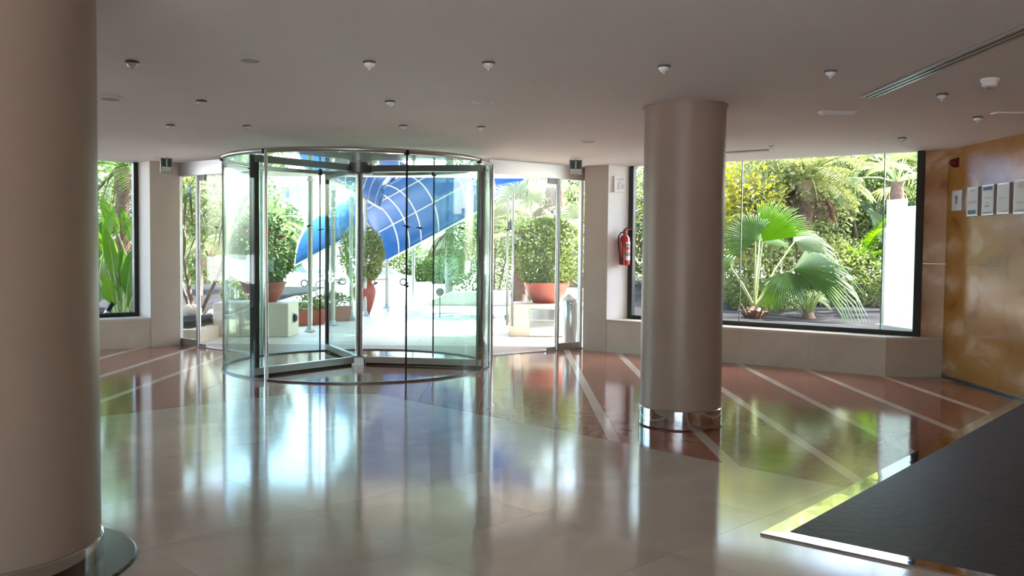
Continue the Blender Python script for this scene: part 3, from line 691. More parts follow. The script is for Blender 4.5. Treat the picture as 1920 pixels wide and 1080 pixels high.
def soilgrid(mb, x0, x1, y0, y1, base, amp, keep):
    vs = []; idx = {}; fs = []
    for j in range(ny + 1):
        for i in range(nx + 1):
            x = x0 + (x1 - x0) * i / nx; y = y0 + (y1 - y0) * j / ny
            z = base + amp * (sin(x * 1.7 + y * .6) * .5 + sin(y * 2.3 - x * .9) * .35 + random.uniform(-.25, .25)) + 0.012 * max(0, y - y0)
            vs.append((x, y, z))
    for j in range(ny):
        for i in range(nx):
            c = (x0 + (x1 - x0) * (i + .5) / nx, y0 + (y1 - y0) * (j + .5) / ny)
            if keep(*c): a = j * (nx + 1) + i; fs.append((a, a + 1, a + nx + 2, a + nx + 1))
    return mb.add(vs, fs)
soilgrid(g, 1.9, 22, 9, 30, 0.36, 0.035, lambda x, y: 0.6 * x + 0.8 * y > 0.6 * 1.75 + 0.8 * 13.75)
struct('garden_ground_right', g, M['soil'], None, True)
g = MB(); soilgrid(g, -24, -5.0, 8, 25, 0.20, 0.04, lambda x, y: -0.68 * x + 0.73 * y > 0.68 * 5.75 + 0.73 * 13.95 and not (x > -5.2 and y < 15.0))
struct('garden_ground_left', g, M['soil'], None, True)
struct('garden_curb', MB().box(-5.05, -4.85, 14.2, 15.9, -0.01, 0.19).box(-5.6, -4.85, 14.0, 14.2, -0.01, 0.19).box(1.9, 3.2, 13.85, 13.95, -.1, .3), M['planter'])

# ============================================================ PLANT HELPERS
def leafcloud(name, m, parent, P, D, L, Wd, fold=0.25, kind='stuff', lo=0.0, hi=1.0):
    n = len(P); P = np.asarray(P, float); D = np.asarray(D, float); D /= np.linalg.norm(D, axis=1)[:, None]
    R = rng.normal(size=(n, 3)); Sd = np.cross(D, R); Sd /= np.linalg.norm(Sd, axis=1)[:, None]; Nn = np.cross(Sd, D)
    L = L * rng.uniform(.6, 1.25, (n, 1)); Wd = Wd * rng.uniform(.7, 1.2, (n, 1))
    V = np.empty((n, 4, 3)); V[:, 0] = P; V[:, 1] = P + D * L * .45 + Sd * Wd + Nn * Wd * fold; V[:, 2] = P + D * L - np.array([0, 0, 1]) * L * .12; V[:, 3] = P + D * L * .45 - Sd * Wd + Nn * Wd * fold
    me = bpy.data.meshes.new(name); me.vertices.add(4 * n); me.vertices.foreach_set('co', V.reshape(-1))
    b = np.arange(n)[:, None] * 4; F = np.concatenate([b + np.array([[0, 1, 2]]), b + np.array([[0, 2, 3]])], 1).reshape(-1)
    me.loops.add(6 * n); me.loops.foreach_set('vertex_index', F); me.polygons.add(2 * n)
    me.polygons.foreach_set('loop_start', np.arange(2 * n) * 3); me.materials.append(m)
    at = me.attributes.new('tint', 'FLOAT', 'POINT'); at.data.foreach_set('value', np.repeat(np.clip(rng.uniform(lo, hi, n), 0, 1), 4))
    me.update(calc_edges=True); me.validate()
    o = bpy.data.objects.new(name, me); COL.objects.link(o); o.parent = parent
    if kind: o['kind'] = kind
    return o
def crown_pts(n, c, rad, clumps=22, spread=0.28, shell=0.75):
    c = np.array(c); rad = np.array(rad)
    d = rng.normal(size=(clumps, 3)); d /= np.linalg.norm(d, axis=1)[:, None]
    cc = d * rng.uniform(shell * .5, 1, (clumps, 1)) ** .6
    k = rng.integers(0, clumps, n); q = cc[k] + rng.normal(size=(n, 3)) * spread
    ln_ = np.linalg.norm(q, axis=1)[:, None]; q = np.where(ln_ > 1.12, q / ln_ * 1.1, q)
    D = q + rng.normal(size=(n, 3)) * .6 + np.array([0, 0, .1])
    return c + q * rad, D
def shrub(name, label, cat, x, y, z, h, r, m, n=1800, L=0.10, Wd=0.03, trunk=0.0, bark='bark', group=None, seed=0, clumps=24, ry=None):
    t = thing(name, label, cat, (x, y, z), 0, group)
    n = int(n * 2.2); L *= .68; Wd *= .68
    P, D = crown_pts(n, (0, 0, trunk + (h - trunk) / 2), (r, ry or r, (h - trunk) / 2 * 1.02), clumps)
    P[:, 2] = np.maximum(P[:, 2], 0.02)
    leafcloud('foliage', M[m], t, P, D, L, Wd)
    s = MB()
    k = 5 if trunk < 0.8 else 4
    if trunk >= 0.5: s.tube([(0, 0, -.1), (r * .03, 0, trunk * .5), (-r * .03, 0.02, trunk * 1.15)], [0.045 + r * .05, 0.04 + r * .035, 0.03 + r * .02], 8)
    for i in range(k):
        a = 2 * pi * i / k + random.uniform(-.4, .4); q = random.uniform(.35, .75)
        z0 = trunk if trunk >= .5 else -.05
        s.tube([(0, 0, z0), (cos(a) * r * q * .4, sin(a) * r * q * .4, z0 + (h - z0) * .35), (cos(a) * r * q, sin(a) * r * q, z0 + (h - z0) * .78)], [0.02 + r * .02, .014 + r * .012, .006], 6)
    s.build('trunk' if trunk >= .5 else 'stems', M[bark], t, True)
    return t
def arcpath(p, d, L, n, droop):
    p = Vector(p); d = Vector(d).normalized(); out = [p.copy()]
    for i in range(n):
        p = p + d * (L / n); out.append(p.copy()); d = (d + Vector((0, 0, -droop / n))).normalized()
    return out
def ribbon(mb, pts, w, fold=0.25, tint=0.5, mi=0, side=None):
    # folded strip; w list of half widths
    k = len(pts); vs = []
    for i, p in enumerate(pts):
        d = (pts[min(i + 1, k - 1)] - pts[max(i - 1, 0)]).normalized()
        sd = d.cross(Vector((0, 0, 1))) if side is None else Vector(side)
        sd = sd - d * sd.dot(d)
        if sd.length < 1e-3: sd = Vector((1, 0, 0))
        sd.normalize(); nn = sd.cross(d)
        vs += [p - sd * w[i] + nn * w[i] * fold, p, p + sd * w[i] + nn * w[i] * fold]
    fs = []
    for i in range(k - 1):
        a = i * 3; fs += [(a, a + 1, a + 4, a + 3), (a + 1, a + 2, a + 5, a + 4)]
    return mb.add(vs, fs, mi, tint)
def fan_frond(parent, base, hub, axis, normal, R, spread, segs, m, droop=0.35, tint=0.5, cut=0.55):
    hub = Vector(hub); d = Vector(axis).normalized(); n = Vector(normal); n = (n - d * n.dot(d)).normalized(); s = n.cross(d)
    mb = MB(); sp = radians(spread)
    for i in range(segs):
        a = -sp + 2 * sp * (i + .5) / segs; da = sp / segs
        Rr = R * (0.80 + 0.2 * cos(a * 0.7)) * random.uniform(.93, 1.05)
        def pt(ang, q, off=0, dr=0): 
            v = d * cos(ang) + s * sin(ang)
            return hub + v * (Rr * q) + n * (off - Rr * 0.10 * (1 - cos(ang))) + Vector((0, 0, -dr * Rr))
        dz = droop * random.uniform(.7, 1.3)
        vs = [hub, pt(a - da, cut * .5, .0), pt(a, cut * .5, R * .012), pt(a + da, cut * .5, 0),
              pt(a - da, cut, 0, dz * .06), pt(a, cut, R * .02, dz * .06), pt(a + da, cut, 0, dz * .06),
              pt(a - da * .5, .8, 0, dz * .32), pt(a + da * .5, .8, 0, dz * .32), pt(a, 1.0, 0, dz * .95)]
        mb.add(vs, [(0, 1, 2), (0, 2, 3), (1, 4, 5, 2), (2, 5, 6, 3), (4, 7, 5), (5, 7, 8), (5, 8, 6), (7, 9, 8)], 0, min(1, max(0, tint + random.uniform(-.18, .18))))
    f = mb.build('frond', m, parent)
    if base is not None:
        b = Vector(base); mid = (b + hub) / 2 + Vector((0, 0, 0.06 * (hub - b).length))
        MB().tube([b, mid, hub], [0.022, 0.015, 0.010], 6).build('petiole', M['petiole'], f, True)
    return f
def feather_frond(parent, p, d, L, droop, m, nl=26, ll=0.4, tint=0.5, name='frond', lw=0.014, hang=0.5):
    pts = arcpath(p, d, L, 14, droop); mb = MB()
    mb.tube(pts, [0.018 * (1 - i / 15) + .003 for i in range(15)], 5, tint=max(.01, tint))
    for i in range(nl):
        q = 0.12 + 0.86 * i / nl; f = q * 14; a = int(min(f, 13)); u = f - a
        c = pts[a] * (1 - u) + pts[a + 1] * u; dd = (pts[a + 1] - pts[a]).normalized(); sd = dd.cross(Vector((0, 0, 1)))
        if sd.length < .01: sd = Vector((1, 0, 0))
        sd.normalize(); l = ll * (0.45 + 0.75 * sin(pi * min(1, q * .9 + .08))) * random.uniform(.85, 1.1)
        for sg in (-1, 1):
            v = (sd * sg + dd * .65 + Vector((0, 0, .12))).normalized()
            lp = arcpath(c, v, l, 3, hang)
            ribbon(mb, lp, [lw * .6, lw, lw * .8, .001], .2, min(1, max(0.01, tint + random.uniform(-.2, .2))))
    return mb.build(name, m, parent)
def feather_palm(label, x, y, z, h, r, nf, m, tint=.5, bark='palmbark', dead=6, tr=0.16, L=1.6, ll=.42, seed=1, group=None, lean=0.0):
    t = thing('palm_tree', label, 'palm', (x, y, z), 0, group)
    s = MB(); nseg = max(6, int(h / .12)); pts = []; rr = []
    for i in range(nseg + 1):
        q = i / nseg; pts.append((lean * q * q, 0, -.1 + (h + .1) * q)); rr.append(tr * (1.15 - .3 * q) * (1.12 if i % 2 else .94) * (1.25 if q > .85 else 1))
    s.tube(pts, rr, 12); s.build('trunk', M[bark], t, True)
    random.seed(seed)
    for i in range(nf):
        a = 2.399 * i + random.uniform(-.2, .2); el = 1.25 - 1.35 * (i / nf) + random.uniform(-.1, .1)
        feather_frond(t, (lean, 0, h), (cos(a) * cos(el), sin(a) * cos(el), sin(el)), L * random.uniform(.8, 1.1), 1.5, m, 24, ll, tint + random.uniform(-.15, .15))
    for i in range(dead):
        a = 2 * pi * i / max(dead, 1) + random.uniform(-.3, .3)
        feather_frond(t, (lean + cos(a) * tr * .8, sin(a) * tr * .8, h - .12), (cos(a) * .7, sin(a) * .7, -.5), L * .55, 1.3, M['L_dry'], 16, ll * .8, .5, 'dead_frond')
    return t
def fan_palm(label, x, y, z, h, nf, R, m, seed, plen=.7, tr=.14, tint=.5, segs=20, group=None, dead=0):
    t = thing('fan_palm', label, 'palm', (x, y, z), 0, group); random.seed(seed)
    s = MB(); nseg = max(4, int(h / .1))
    s.tube([(0, 0, -.1 + (h + .1) * i / nseg) for i in range(nseg + 1)], [tr * (1.15 - .25 * i / nseg) * (1.1 if i % 2 else .92) for i in range(nseg + 1)], 10); s.build('trunk', M['palmbark'], t, True)
    for i in range(nf):
        a = 2.399 * i + random.uniform(-.25, .25); el = 1.3 - 1.5 * (i / nf)
        v = Vector((cos(a) * cos(el), sin(a) * cos(el), sin(el))); hub = Vector((0, 0, h)) + v * plen * random.uniform(.8, 1.15)
        fan_frond(t, (0, 0, h), hub, v + Vector((0, 0, -.15)), Vector((0, 0, 1)) - v * v.z + Vector((0, 0, .2)), R * random.uniform(.85, 1.1), 95, segs, m, .45, tint + random.uniform(-.2, .2))
    for i in range(dead):
        a = 2 * pi * i / dead; v = Vector((cos(a) * .6, sin(a) * .6, -.8)); fan_frond(t, (0, 0, h), Vector((0, 0, h - .1)) + v * .35, v, (cos(a), sin(a), .6), R * .8, 80, 12, M['L_dry'], .3, .5)
    return t

# ============================================================ GARDEN BEHIND THE RIGHT WINDOW
t = thing('fan_palm', 'young fan palm with broad green fronds close behind the garden window', 'palm', (3.92, 14.6, 0.38))
random.seed(3)
s = MB(); s.tube([(0, 0, -.1), (0, 0, .04), (0.01, 0, .10), (0.0, 0, .16), (0.02, 0, .22)], [.15, .16, .13, .14, .08], 12); s.build('trunk', M['palmbark'], t, True)
for i in range(14):
    a = 2 * pi * i / 14; MB().tube([(cos(a) * .12, sin(a) * .12, .02), (cos(a) * .2, sin(a) * .2, .14), (cos(a) * .27, sin(a) * .27, .15 + .05 * (i % 3))], [.03, .022, .01], 5).build('boot', M['palmbark'], t, True)
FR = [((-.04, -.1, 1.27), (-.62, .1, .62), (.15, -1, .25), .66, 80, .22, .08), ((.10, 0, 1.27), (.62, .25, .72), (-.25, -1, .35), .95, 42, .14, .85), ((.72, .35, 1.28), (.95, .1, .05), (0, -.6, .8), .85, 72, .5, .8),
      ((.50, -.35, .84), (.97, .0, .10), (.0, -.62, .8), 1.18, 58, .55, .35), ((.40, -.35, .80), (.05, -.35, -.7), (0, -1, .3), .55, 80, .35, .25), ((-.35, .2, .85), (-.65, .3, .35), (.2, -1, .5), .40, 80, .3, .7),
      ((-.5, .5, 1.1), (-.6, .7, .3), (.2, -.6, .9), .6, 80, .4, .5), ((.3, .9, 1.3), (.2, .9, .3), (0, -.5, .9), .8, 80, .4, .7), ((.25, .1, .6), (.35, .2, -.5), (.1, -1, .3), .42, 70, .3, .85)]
for hub, ax, nn, R, sp, dr, ti in FR: fan_frond(t, (0, 0, .2), hub, ax, nn, R, sp, 30, M['L_fan'] if ti < .8 else M['L_fanlit'] if ti > .81 else M['L_fanpale'], dr, ti if ti < .8 else .5)  # leaf colour carries the light: backlit and sun-whitened fronds get brighter copies
t = thing('fan_palm', 'small bushy fan palm of short upright stalks, right of the young fan palm', 'palm', (4.88, 14.9, 0.36)); random.seed(9)
s = MB(); s.tube([(0, 0, -.1), (0, 0, .05), (0, 0, .15)], [.1, .12, .08], 10); s.build('trunk', M['palmbark'], t, True)
for i in range(12):
    a = 2.4 * i; el = random.uniform(.5, 1.3); v = Vector((cos(a) * cos(el), sin(a) * cos(el), sin(el)))
    fan_frond(t, (0, 0, .12), Vector((0, 0, .12)) + v * random.uniform(.4, .62), v, Vector((-v.x * .3, -1, .4)), random.uniform(.25, .36), 85, 16, M['L_fan' if i % 3 else 'L_bright'], .4, random.uniform(.3, .8))
for i in range(14):
    a = 2.4 * i + .7; v = (cos(a) * .35, sin(a) * .35, 1)
    mb = MB(); ribbon(mb, arcpath((cos(a) * .05, sin(a) * .05, .1), v, random.uniform(.35, .65), 5, .5), [.016, .018, .016, .012, .008, .002], .3, random.uniform(.3, .9), side=(1, .2, 0)); mb.build('stalk', M['L_bright'], t)
# croton and bushes
shrub('croton_shrub', 'tall shrub with bright yellow leaves behind the young fan palm', 'shrub', 4.45, 17.0, .38, 2.95, .62, 'L_yellow', 900, .17, .035, .9)
shrub('tree', 'sunlit pale leafy tree behind the yellow-leaved shrub', 'tree', 5.3, 18.2, .38, 3.6, 1.35, 'L_pale', 3800, .17, .04, .9)
shrub('tree', 'pale green broad bush behind the young fan palm, left of the palm trunk', 'tree', 4.3, 19.8, .38, 4.2, 1.4, 'L_bright', 4200, .17, .04, .5)
shrub('tree', 'dense mid green tree in the middle of the garden window view', 'tree', 7.3, 18.8, .40, 3.9, 1.25, 'L_mid', 5200, .14, .035, .5, clumps=36)
shrub('tree', 'olive green tree behind the dense one, its crown reaching the ceiling line', 'tree', 6.5, 21.5, .42, 5.0, 1.7, 'L_bright', 5200, .19, .045, .9, clumps=36)
shrub('tree', 'dark leafy tree directly left of the frosted glass screen', 'tree', 8.5, 20.3, .42, 4.6, 1.45, 'L_mid', 5200, .17, .045, .6, clumps=36)
shrub('tree', 'light tree crown above the frosted glass screen', 'tree', 9.6, 22.3, .42, 5.4, 1.8, 'L_bright', 4600, .2, .05, 1.0, clumps=36)
shrub('shrub', 'low straggly grassy shrub on the gravel left of the frosted screen', 'shrub', 7.35, 17.4, .40, .85, .75, 'L_pale', 1100, .28, .012, 0, clumps=30)
shrub('shrub', 'low pale bush at the foot of the dense trees', 'shrub', 6.2, 17.6, .40, 1.35, .8, 'L_bright', 1900, .13, .03, 0)
shrub('shrub', 'light bush low behind the young fan palm trunk', 'shrub', 4.6, 16.5, .38, 1.3, .7, 'L_bright', 1700, .13, .03, 0)
shrub('tree', 'broad dark tree closing the view behind the garden', 'tree', 11.2, 24.5, .42, 6.0, 2.6, 'L_dark', 5200, .25, .06, .8, clumps=44)
shrub('tree', 'broad dark tree closing the view behind the yellow shrub', 'tree', 7.2, 25.5, .42, 6.0, 2.6, 'L_mid', 5200, .25, .06, .8, clumps=44)
shrub('tree', 'dark tree behind the slender column', 'tree', 3.6, 24.0, .42, 5.2, 1.9, 'L_mid', 4200, .22, .055, .8, clumps=40)
feather_palm('palm with a short brown trunk under pale feather fronds, high in the garden window', 5.56, 17.3, .40, 2.45, 1.0, 20, M['L_bright'], .6, dead=9, tr=.15, L=1.4, seed=11)
fan_palm('fan palm with bright spiky fronds above the frosted glass screen', 6.75, 16.0, .38, 2.35, 12, .55, M['L_bright'], 15, .6, .12, .6)
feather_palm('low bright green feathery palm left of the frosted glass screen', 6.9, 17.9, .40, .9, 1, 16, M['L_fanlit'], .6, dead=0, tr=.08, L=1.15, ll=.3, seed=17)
t = thing('banana_plant', 'large-leaved plant behind the frosted glass screen', 'plant', (8.1, 18.4, .4)); random.seed(5)
def paddle(parent, base, d, Lp, Lb, Wb, droop, m, tint, twist=(1, 0, 0)):
    p1 = arcpath(base, d, Lp, 4, droop * .15); dd = (p1[-1] - p1[-2]).normalized(); p2 = arcpath(p1[-1], dd, Lb, 8, droop)
    mb = MB(); ribbon(mb, p2, [Wb * w for w in (.12, .62, .92, 1, .98, .88, .7, .42, .02)], .22, tint, 0, twist)
    lf = mb.build('leaf', m, parent)
    MB().tube(p1 + p2[1:7], [.022, .02, .018, .016, .014, .012, .010, .008, .006, .005, .003][:len(p1) + 6], 5).build('midrib', M['petiole'], lf, True)
for i in range(7):
    a = 2.4 * i; paddle(t, (cos(a) * .05, sin(a) * .05, 0), (cos(a) * .35, sin(a) * .35, 1), random.uniform(1.2, 1.9), random.uniform(.9, 1.2), .2, .9, M['L_fan'], random.uniform(.3, .9), (1, random.uniform(-.4, .4), 0))
# frosted glass screen
t = thing('glass_screen', 'white frosted glass screen panels standing outside the right end of the garden window', 'screen', (0, 0, 0))
MB().bar((5.33, 12.95), (5.40, 12.45), .012, .47, 2.24).build('panel', M['frost'], t)
MB().bar((5.402, 12.44), (5.60, 11.2), .012, .47, 2.13).build('panel', M['frost'], t)
MB().bar((5.29, 12.97), (5.325, 12.955), .03, .36, 1.85).build('post', M['alu'], t)
MB().bar((5.28, 13.0), (5.62, 11.15), .10, .36, .47).build('base_rail', M['white'], t)

# ============================================================ PORCH PLANTERS AND POTS
def planter(label, x0, x1, y0, y1, h, lampside, steel):
    t = thing('planter_box', label, 'planter', (x0, y0, 0)); w = x1 - x0; d = y1 - y0
    MB().cbox(0, w, 0, d, 0, h, .012).build('box', M['planter'], t)
    xs = w if lampside > 0 else 0
    b = MB().tube([(xs, d * .45, .29), (xs + lampside * .03, d * .45, .29), (xs + lampside * .06, d * .45, .29), (xs + lampside * .075, d * .45, .29)], [.075, .075, .055, .02], 16).build('round_lamp', M['black'], t, True)
    MB().tube([(xs + lampside * .001, d * .45, .29), (xs + lampside * .018, d * .45, .29)], .092, 18).build('lamp_rim', M['alu'], b, True)
    if steel:
        MB().box(.36, w + .0, -.012, 0, .01, .27).build('steel_panel', M['chrome'], t); MB().box(.36, w, -.03, 0, .285, .46).build('steel_panel', M['chrome'], t)
    return t
planter('pale stone planter box left of the revolving door, carrying a terracotta bowl', -4.95, -3.70, 14.98, 15.72, .555, 1, False)
planter('pale stone planter box with steel front panels outside the right-hand door', -0.05, 1.45, 15.5, 16.3, .55, -1, True)
BOWL = [(.22, 0), (.24, .02), (.30, .10), (.355, .22), (.385, .32), (.40, .33), (.41, .36), (.37, .365), (.35, .30)]
def potted(label, x, y, z, s, m, h, r, n, flowers=0, L=.10):
    t = thing('potted_shrub', label, 'potted plant', (x, y, z))
    MB().lathe([(a * s, b * s) for a, b in BOWL], 36).build('bowl', M['terracotta'], t, True)
    MB().lathe([(.35 * s, .30 * s), (.2 * s, .32 * s)], 24).build('soil', M['soil'], t)
    P, D = crown_pts(n, (0, 0, .36 * s + h / 2), (r, r, h / 2), 26); leafcloud('foliage', M[m], t, P, D, L, .022, lo=.35)
    b = MB()
    for i in range(7):
        a = 2 * pi * i / 7; b.tube([(cos(a) * .05, sin(a) * .05, .3 * s), (cos(a) * .15, sin(a) * .15, .36 * s + h * .35), (cos(a) * r * .55, sin(a) * r * .55, .36 * s + h * .75)], [.016, .012, .005], 5)
    b.build('stems', M['bark'], t, True)
    for i in range(flowers):
        a = -pi / 2 + random.uniform(-1.2, 1.2); zz = .36 * s + h * random.uniform(.3, .75)
        MB().lathe([(.004, -.03), (.03, -.02), (.05, .01), (.04, .03), (.01, .035)], 8, (cos(a) * r * .9, sin(a) * r * .9, zz)).build('flower', M['decorfruit'], t, True)
    return t
potted('round red terracotta bowl with a leafy green bush on the steel-fronted planter box', .60, 15.95, .55, 1.0, 'L_mid', 1.05, .60, 3600, 0, .085)
potted('terracotta bowl with a tall green bush bearing red flowers on the left planter box', -4.22, 15.38, .555, .95, 'L_mid', 1.10, .44, 3200, 6, .085)
# dark agave-like plant right of the bowl
t = thing('agave', 'dark spiky rosette in a grey trough beside the terracotta bowl', 'plant', (1.22, 16.75, 0)); random.seed(4)
MB().cbox(-.35, .6, -.22, .22, 0, .78, .02).build('trough', M['parapet'], t)
for i in range(22):
    a = 2.4 * i; el = 1.3 - i * .05; mb = MB(); ribbon(mb, arcpath((0.05, 0, .76), (cos(a) * cos(el), sin(a) * cos(el), sin(el)), .42, 4, .3), [.03, .034, .028, .016, .002], .4, random.uniform(.1, .6)); mb.build('leaf', M['L_strap'], t)
# terracotta troughs
def trough(label, x, y, rz):
    t = thing('terracotta_trough', label, 'potted plant', (x, y, 0), rz)
    b = MB(); o = [(-.34, -.16), (.34, -.16), (.34, .16), (-.34, .16)]; 
    vs = [(a * .9, c * .85, 0) for a, c in o] + [(a, c, .25) for a, c in o] + [(a * 1.05, c * 1.1, .25) for a, c in o] + [(a * 1.05, c * 1.1, .29) for a, c in o] + [(a * .92, c * .8, .29) for a, c in o] + [(a * .9, c * .78, .23) for a, c in o]
    fs = [(3, 2, 1, 0)] + [(k * 4 + i, k * 4 + (i + 1) % 4, k * 4 + 4 + (i + 1) % 4, k * 4 + 4 + i) for k in range(5) for i in range(4)] + [(20, 21, 22, 23)]
    b.add(vs, fs); b.build('trough', M['terracotta'], t)
    P, D = crown_pts(420, (0, 0, .38), (.30, .14, .14), 16); D[:, 2] += .8; leafcloud('foliage', M['L_pale'], t, P, D, .11, .02)
trough('nearer terracotta trough with low yellowish plants beside the left planter box', -3.92, 17.35, radians(52)); trough('further terracotta trough with low plants behind the nearer one', -3.63, 18.35, radians(22))
# urn with clipped bush
t = thing('urn_planter', 'tall red terracotta urn with a rounded yellow-green bush under the blue canopy', 'potted plant', (-3.27, 20.05, 0))
MB().lathe([(.12, .0), (.125, .03), (.16, .12), (.22, .30), (.255, .46), (.25, .58), (.20, .68), (.15, .72), (.17, .75), (.19, .76), (.185, .79), (.14, .79), (.12, .74)], 32).build('urn', M['terracotta'], t, True)
P, D = crown_pts(6500, (-.07, 0, 1.34), (.44, .42, .58), 50, .2, .95); leafcloud('foliage', M['L_bright'], t, P, D, .065, .022, lo=.3)
MB().tube([(0, 0, .7), (-.03, 0, 1.0), (-.06, 0, 1.5)], [.03, .025, .012], 7).build('stem', M['bark'], t, True)
# litter bin
t = thing('litter_bin', 'cylindrical stainless steel litter bin with a crumpled white bag, outside the right-hand door', 'bin', (.92, 14.02, 0))
MB().lathe([(.115, 0), (.125, .012), (.125, .70), (.118, .712), (.105, .712), (.105, .66)], 32).build('body', M['steel'], t, True)
MB().lathe([(.127, .655), (.130, .66), (.130, .675), (.127, .68)], 32).build('band', M['chrome'], t, True)
bg_ = MB(); random.seed(8); n = 14
vs = []; 
for k, (r, z) in enumerate([(.128, .69), (.122, .73), (.095, .76), (.05, .79), (.015, .80)]):
    for i in range(n): a = 2 * pi * i / n; q = r * random.uniform(.85, 1.12); vs.append((q * cos(a), q * sin(a), z + random.uniform(-.015, .02) + (.03 * cos(a + 2) if k > 1 else 0)))
fs = [(k * n + i, k * n + (i + 1) % n, (k + 1) * n + (i + 1) % n, (k + 1) * n + i) for k in range(4) for i in range(n)] + [tuple(range(4 * n, 5 * n))]
bg_.add(vs, fs); bg_.build('bag', M['bag'], t)

# ============================================================ BLUE CANOPY
cn = thing('entrance_canopy', 'blue vinyl barrel-vault canopy with white hoops over the approach', 'canopy')
X0, X1, ZE = -3.25, -0.45, 2.46; hc = 1.3; YA, YB = 16.15, 22.4
def v1(y, ph):  # ph pi..0 from the left edge over the top
    xm, hw = (X0 + X1) / 2, (X1 - X0) / 2; return Vector((xm + hw * cos(ph), y + (0.9 * sin(ph) * (y - YA) / (YB - YA)), ZE + 0.24 * (1 - (y - YA) / (YB - YA)) + hc * sin(ph)))
mb = MB(); n1, n2 = 10, 16; vs = [v1(YA + (YB - YA) * i / n1, pi - pi * j / n2) for i in range(n1 + 1) for j in range(n2 + 1)]
mb.add(vs, [(i * (n2 + 1) + j, i * (n2 + 1) + j + 1, (i + 1) * (n2 + 1) + j + 1, (i + 1) * (n2 + 1) + j) for i in range(n1) for j in range(n2)])
o = mb.build('vinyl_sheet', M['canopyblue'], cn, True); sm = o.modifiers.new('thick', 'SOLIDIFY'); sm.thickness = .012; sm.offset = 1
H2 = 1.36
def v2(xb, ps):  # skewed hoop: ps 0 at the far foot, pi at the near foot; the vault runs down to the left
    return Vector((xb - .65 * (1 - cos(ps)), 22 + 2 * cos(ps), 1.67 + (xb + 2.41) * .55 + H2 * sin(ps)))
def sheet2(fa, fb, p0, p1, m):
    a, b = 14, 14; vs = []
    for i in range(a + 1):
        for j in range(b + 1):
            ps = p0 + (p1 - p0) * j / b; vs.append(v2(fa(ps) + (fb(ps) - fa(ps)) * i / a, ps))
    mb = MB().add(vs, [(i * (b + 1) + j, (i + 1) * (b + 1) + j, (i + 1) * (b + 1) + j + 1, i * (b + 1) + j + 1) for i in range(a) for j in range(b)])
    o = mb.build('vinyl_sheet', m, cn, True); s_ = o.modifiers.new('thick', 'SOLIDIFY'); s_.thickness = .012
def cutx(ps): return -2.55 + .65 * (ps - pi / 2) / (pi / 2)
sheet2(lambda p: 0.9, lambda p: -3.5, 0, pi / 2, M['canopyblue']); sheet2(cutx, lambda p: -3.5, pi / 2, pi, M['canopysunlit'])
for y in (16.3, 17.5, 18.7, 19.5, 20.3, 21.35, 22.3): MB().tube([v1(y, pi - pi * j / 20) - Vector((0, 0, .02)) for j in range(21)], .02, 6).build('hoop', M['tubewhite'], cn, True)
dn = Vector((0, 0, .02))
for xb in (-3.0, -2.72, -2.41, -1.95, -1.2, -.45, .3, .85): MB().tube([v2(xb, pi / 2 * 1.02 * j / 20) - dn for j in range(21)], .02, 6).build('hoop', M['tubewhite'], cn, True)
MB().tube([v2(-3.5, pi * j / 24) for j in range(25)], .02, 6).build('hoop', M['tubewhite'], cn, True)
MB().tube([v2(cutx(pi / 2 + pi / 2 * j / 12), pi / 2 + pi / 2 * j / 12) for j in range(13)], .018, 6).build('hoop', M['tubewhite'], cn, True)
for ps, r in ((0, .03), (.61, .024), (1.2, .024)): MB().tube([v2(-3.5 + 4.4 * k / 8, ps) - dn for k in range(9)], r, 6).build('purlin', M['tubewhite'], cn, True)
MB().tube([v2(-3.5 + 1.6 * k / 5, pi) for k in range(6)], .02, 6).build('purlin', M['tubewhite'], cn, True)
for x in (X0, X1): MB().tube([(x, YA, ZE + .24), (x, YB, ZE)], .028, 8).build('edge_tube', M['tubewhite'], cn, True)
for x, y, top in ((-3.56, 15.98, 2.72), (-3.42, 17.3, 2.64), (-3.32, 18.7, 2.58), (-3.22, 19.85, 2.54), (-3.1, 22.4, 1.2), (-2.62, 24.05, 1.5), (-0.5, 16.3, ZE), (-.45, 19.5, ZE)):
    p = MB().tube([(x, y, .0), (x, y, top)], .042, 12).build('pole', M['galv'], cn, True)
    MB().lathe([(.10, 0), (.10, .012), (.075, .03), (.055, .09), (.045, .10)], 16, (x, y, 0)).build('pole_base', M['galv'], p, True)
    MB().lathe([(.075, -.05), (.03, .03)], 12, (x, y, top - .02)).build('pole_cap', M['tubewhite'], p, True)
t = thing('handrail', 'thin horizontal handrail with a looped end beyond the terracotta troughs', 'handrail')
MB().tube([(-4.35, 20.3, .38), (-4.42, 20.3, .55), (-4.38, 20.3, .70), (-4.25, 20.3, .75), (-3.6, 20.6, .75), (-2.9, 21.2, .75)], .02, 8).build('rail', M['galv'], t, True)
for x, y in ((-4.2, 20.3), (-2.9, 21.2)): MB().tube([(x, y, 0), (x, y, .75)], .018, 8).build('post', M['galv'], t, True)
t = thing('round_sign', 'small round dark sign on a thin post seen through the right drum glass', 'sign', (-1.55, 19.5, 0))
MB().tube([(0, 0, 0), (0, 0, .5)], .012, 8).build('post', M['darksteel'], t, True); MB().tube([(0, -.02, .55), (0, .01, .55)], .09, 20).build('disc', M['darksteel'], t, True)
struct('parapet', MB().add([(-2.35, 23.6, 0), (.4, 23.6, 0), (.4, 24.2, 0), (-2.35, 24.2, 0), (-1.6, 23.6, .34), (.4, 23.6, .40), (.4, 24.2, .40), (-1.6, 24.2, .34)], [(0, 1, 5, 4), (1, 2, 6, 5), (2, 3, 7, 6), (3, 0, 4, 7), (4, 5, 6, 7), (3, 2, 1, 0)]), M['parapet'])

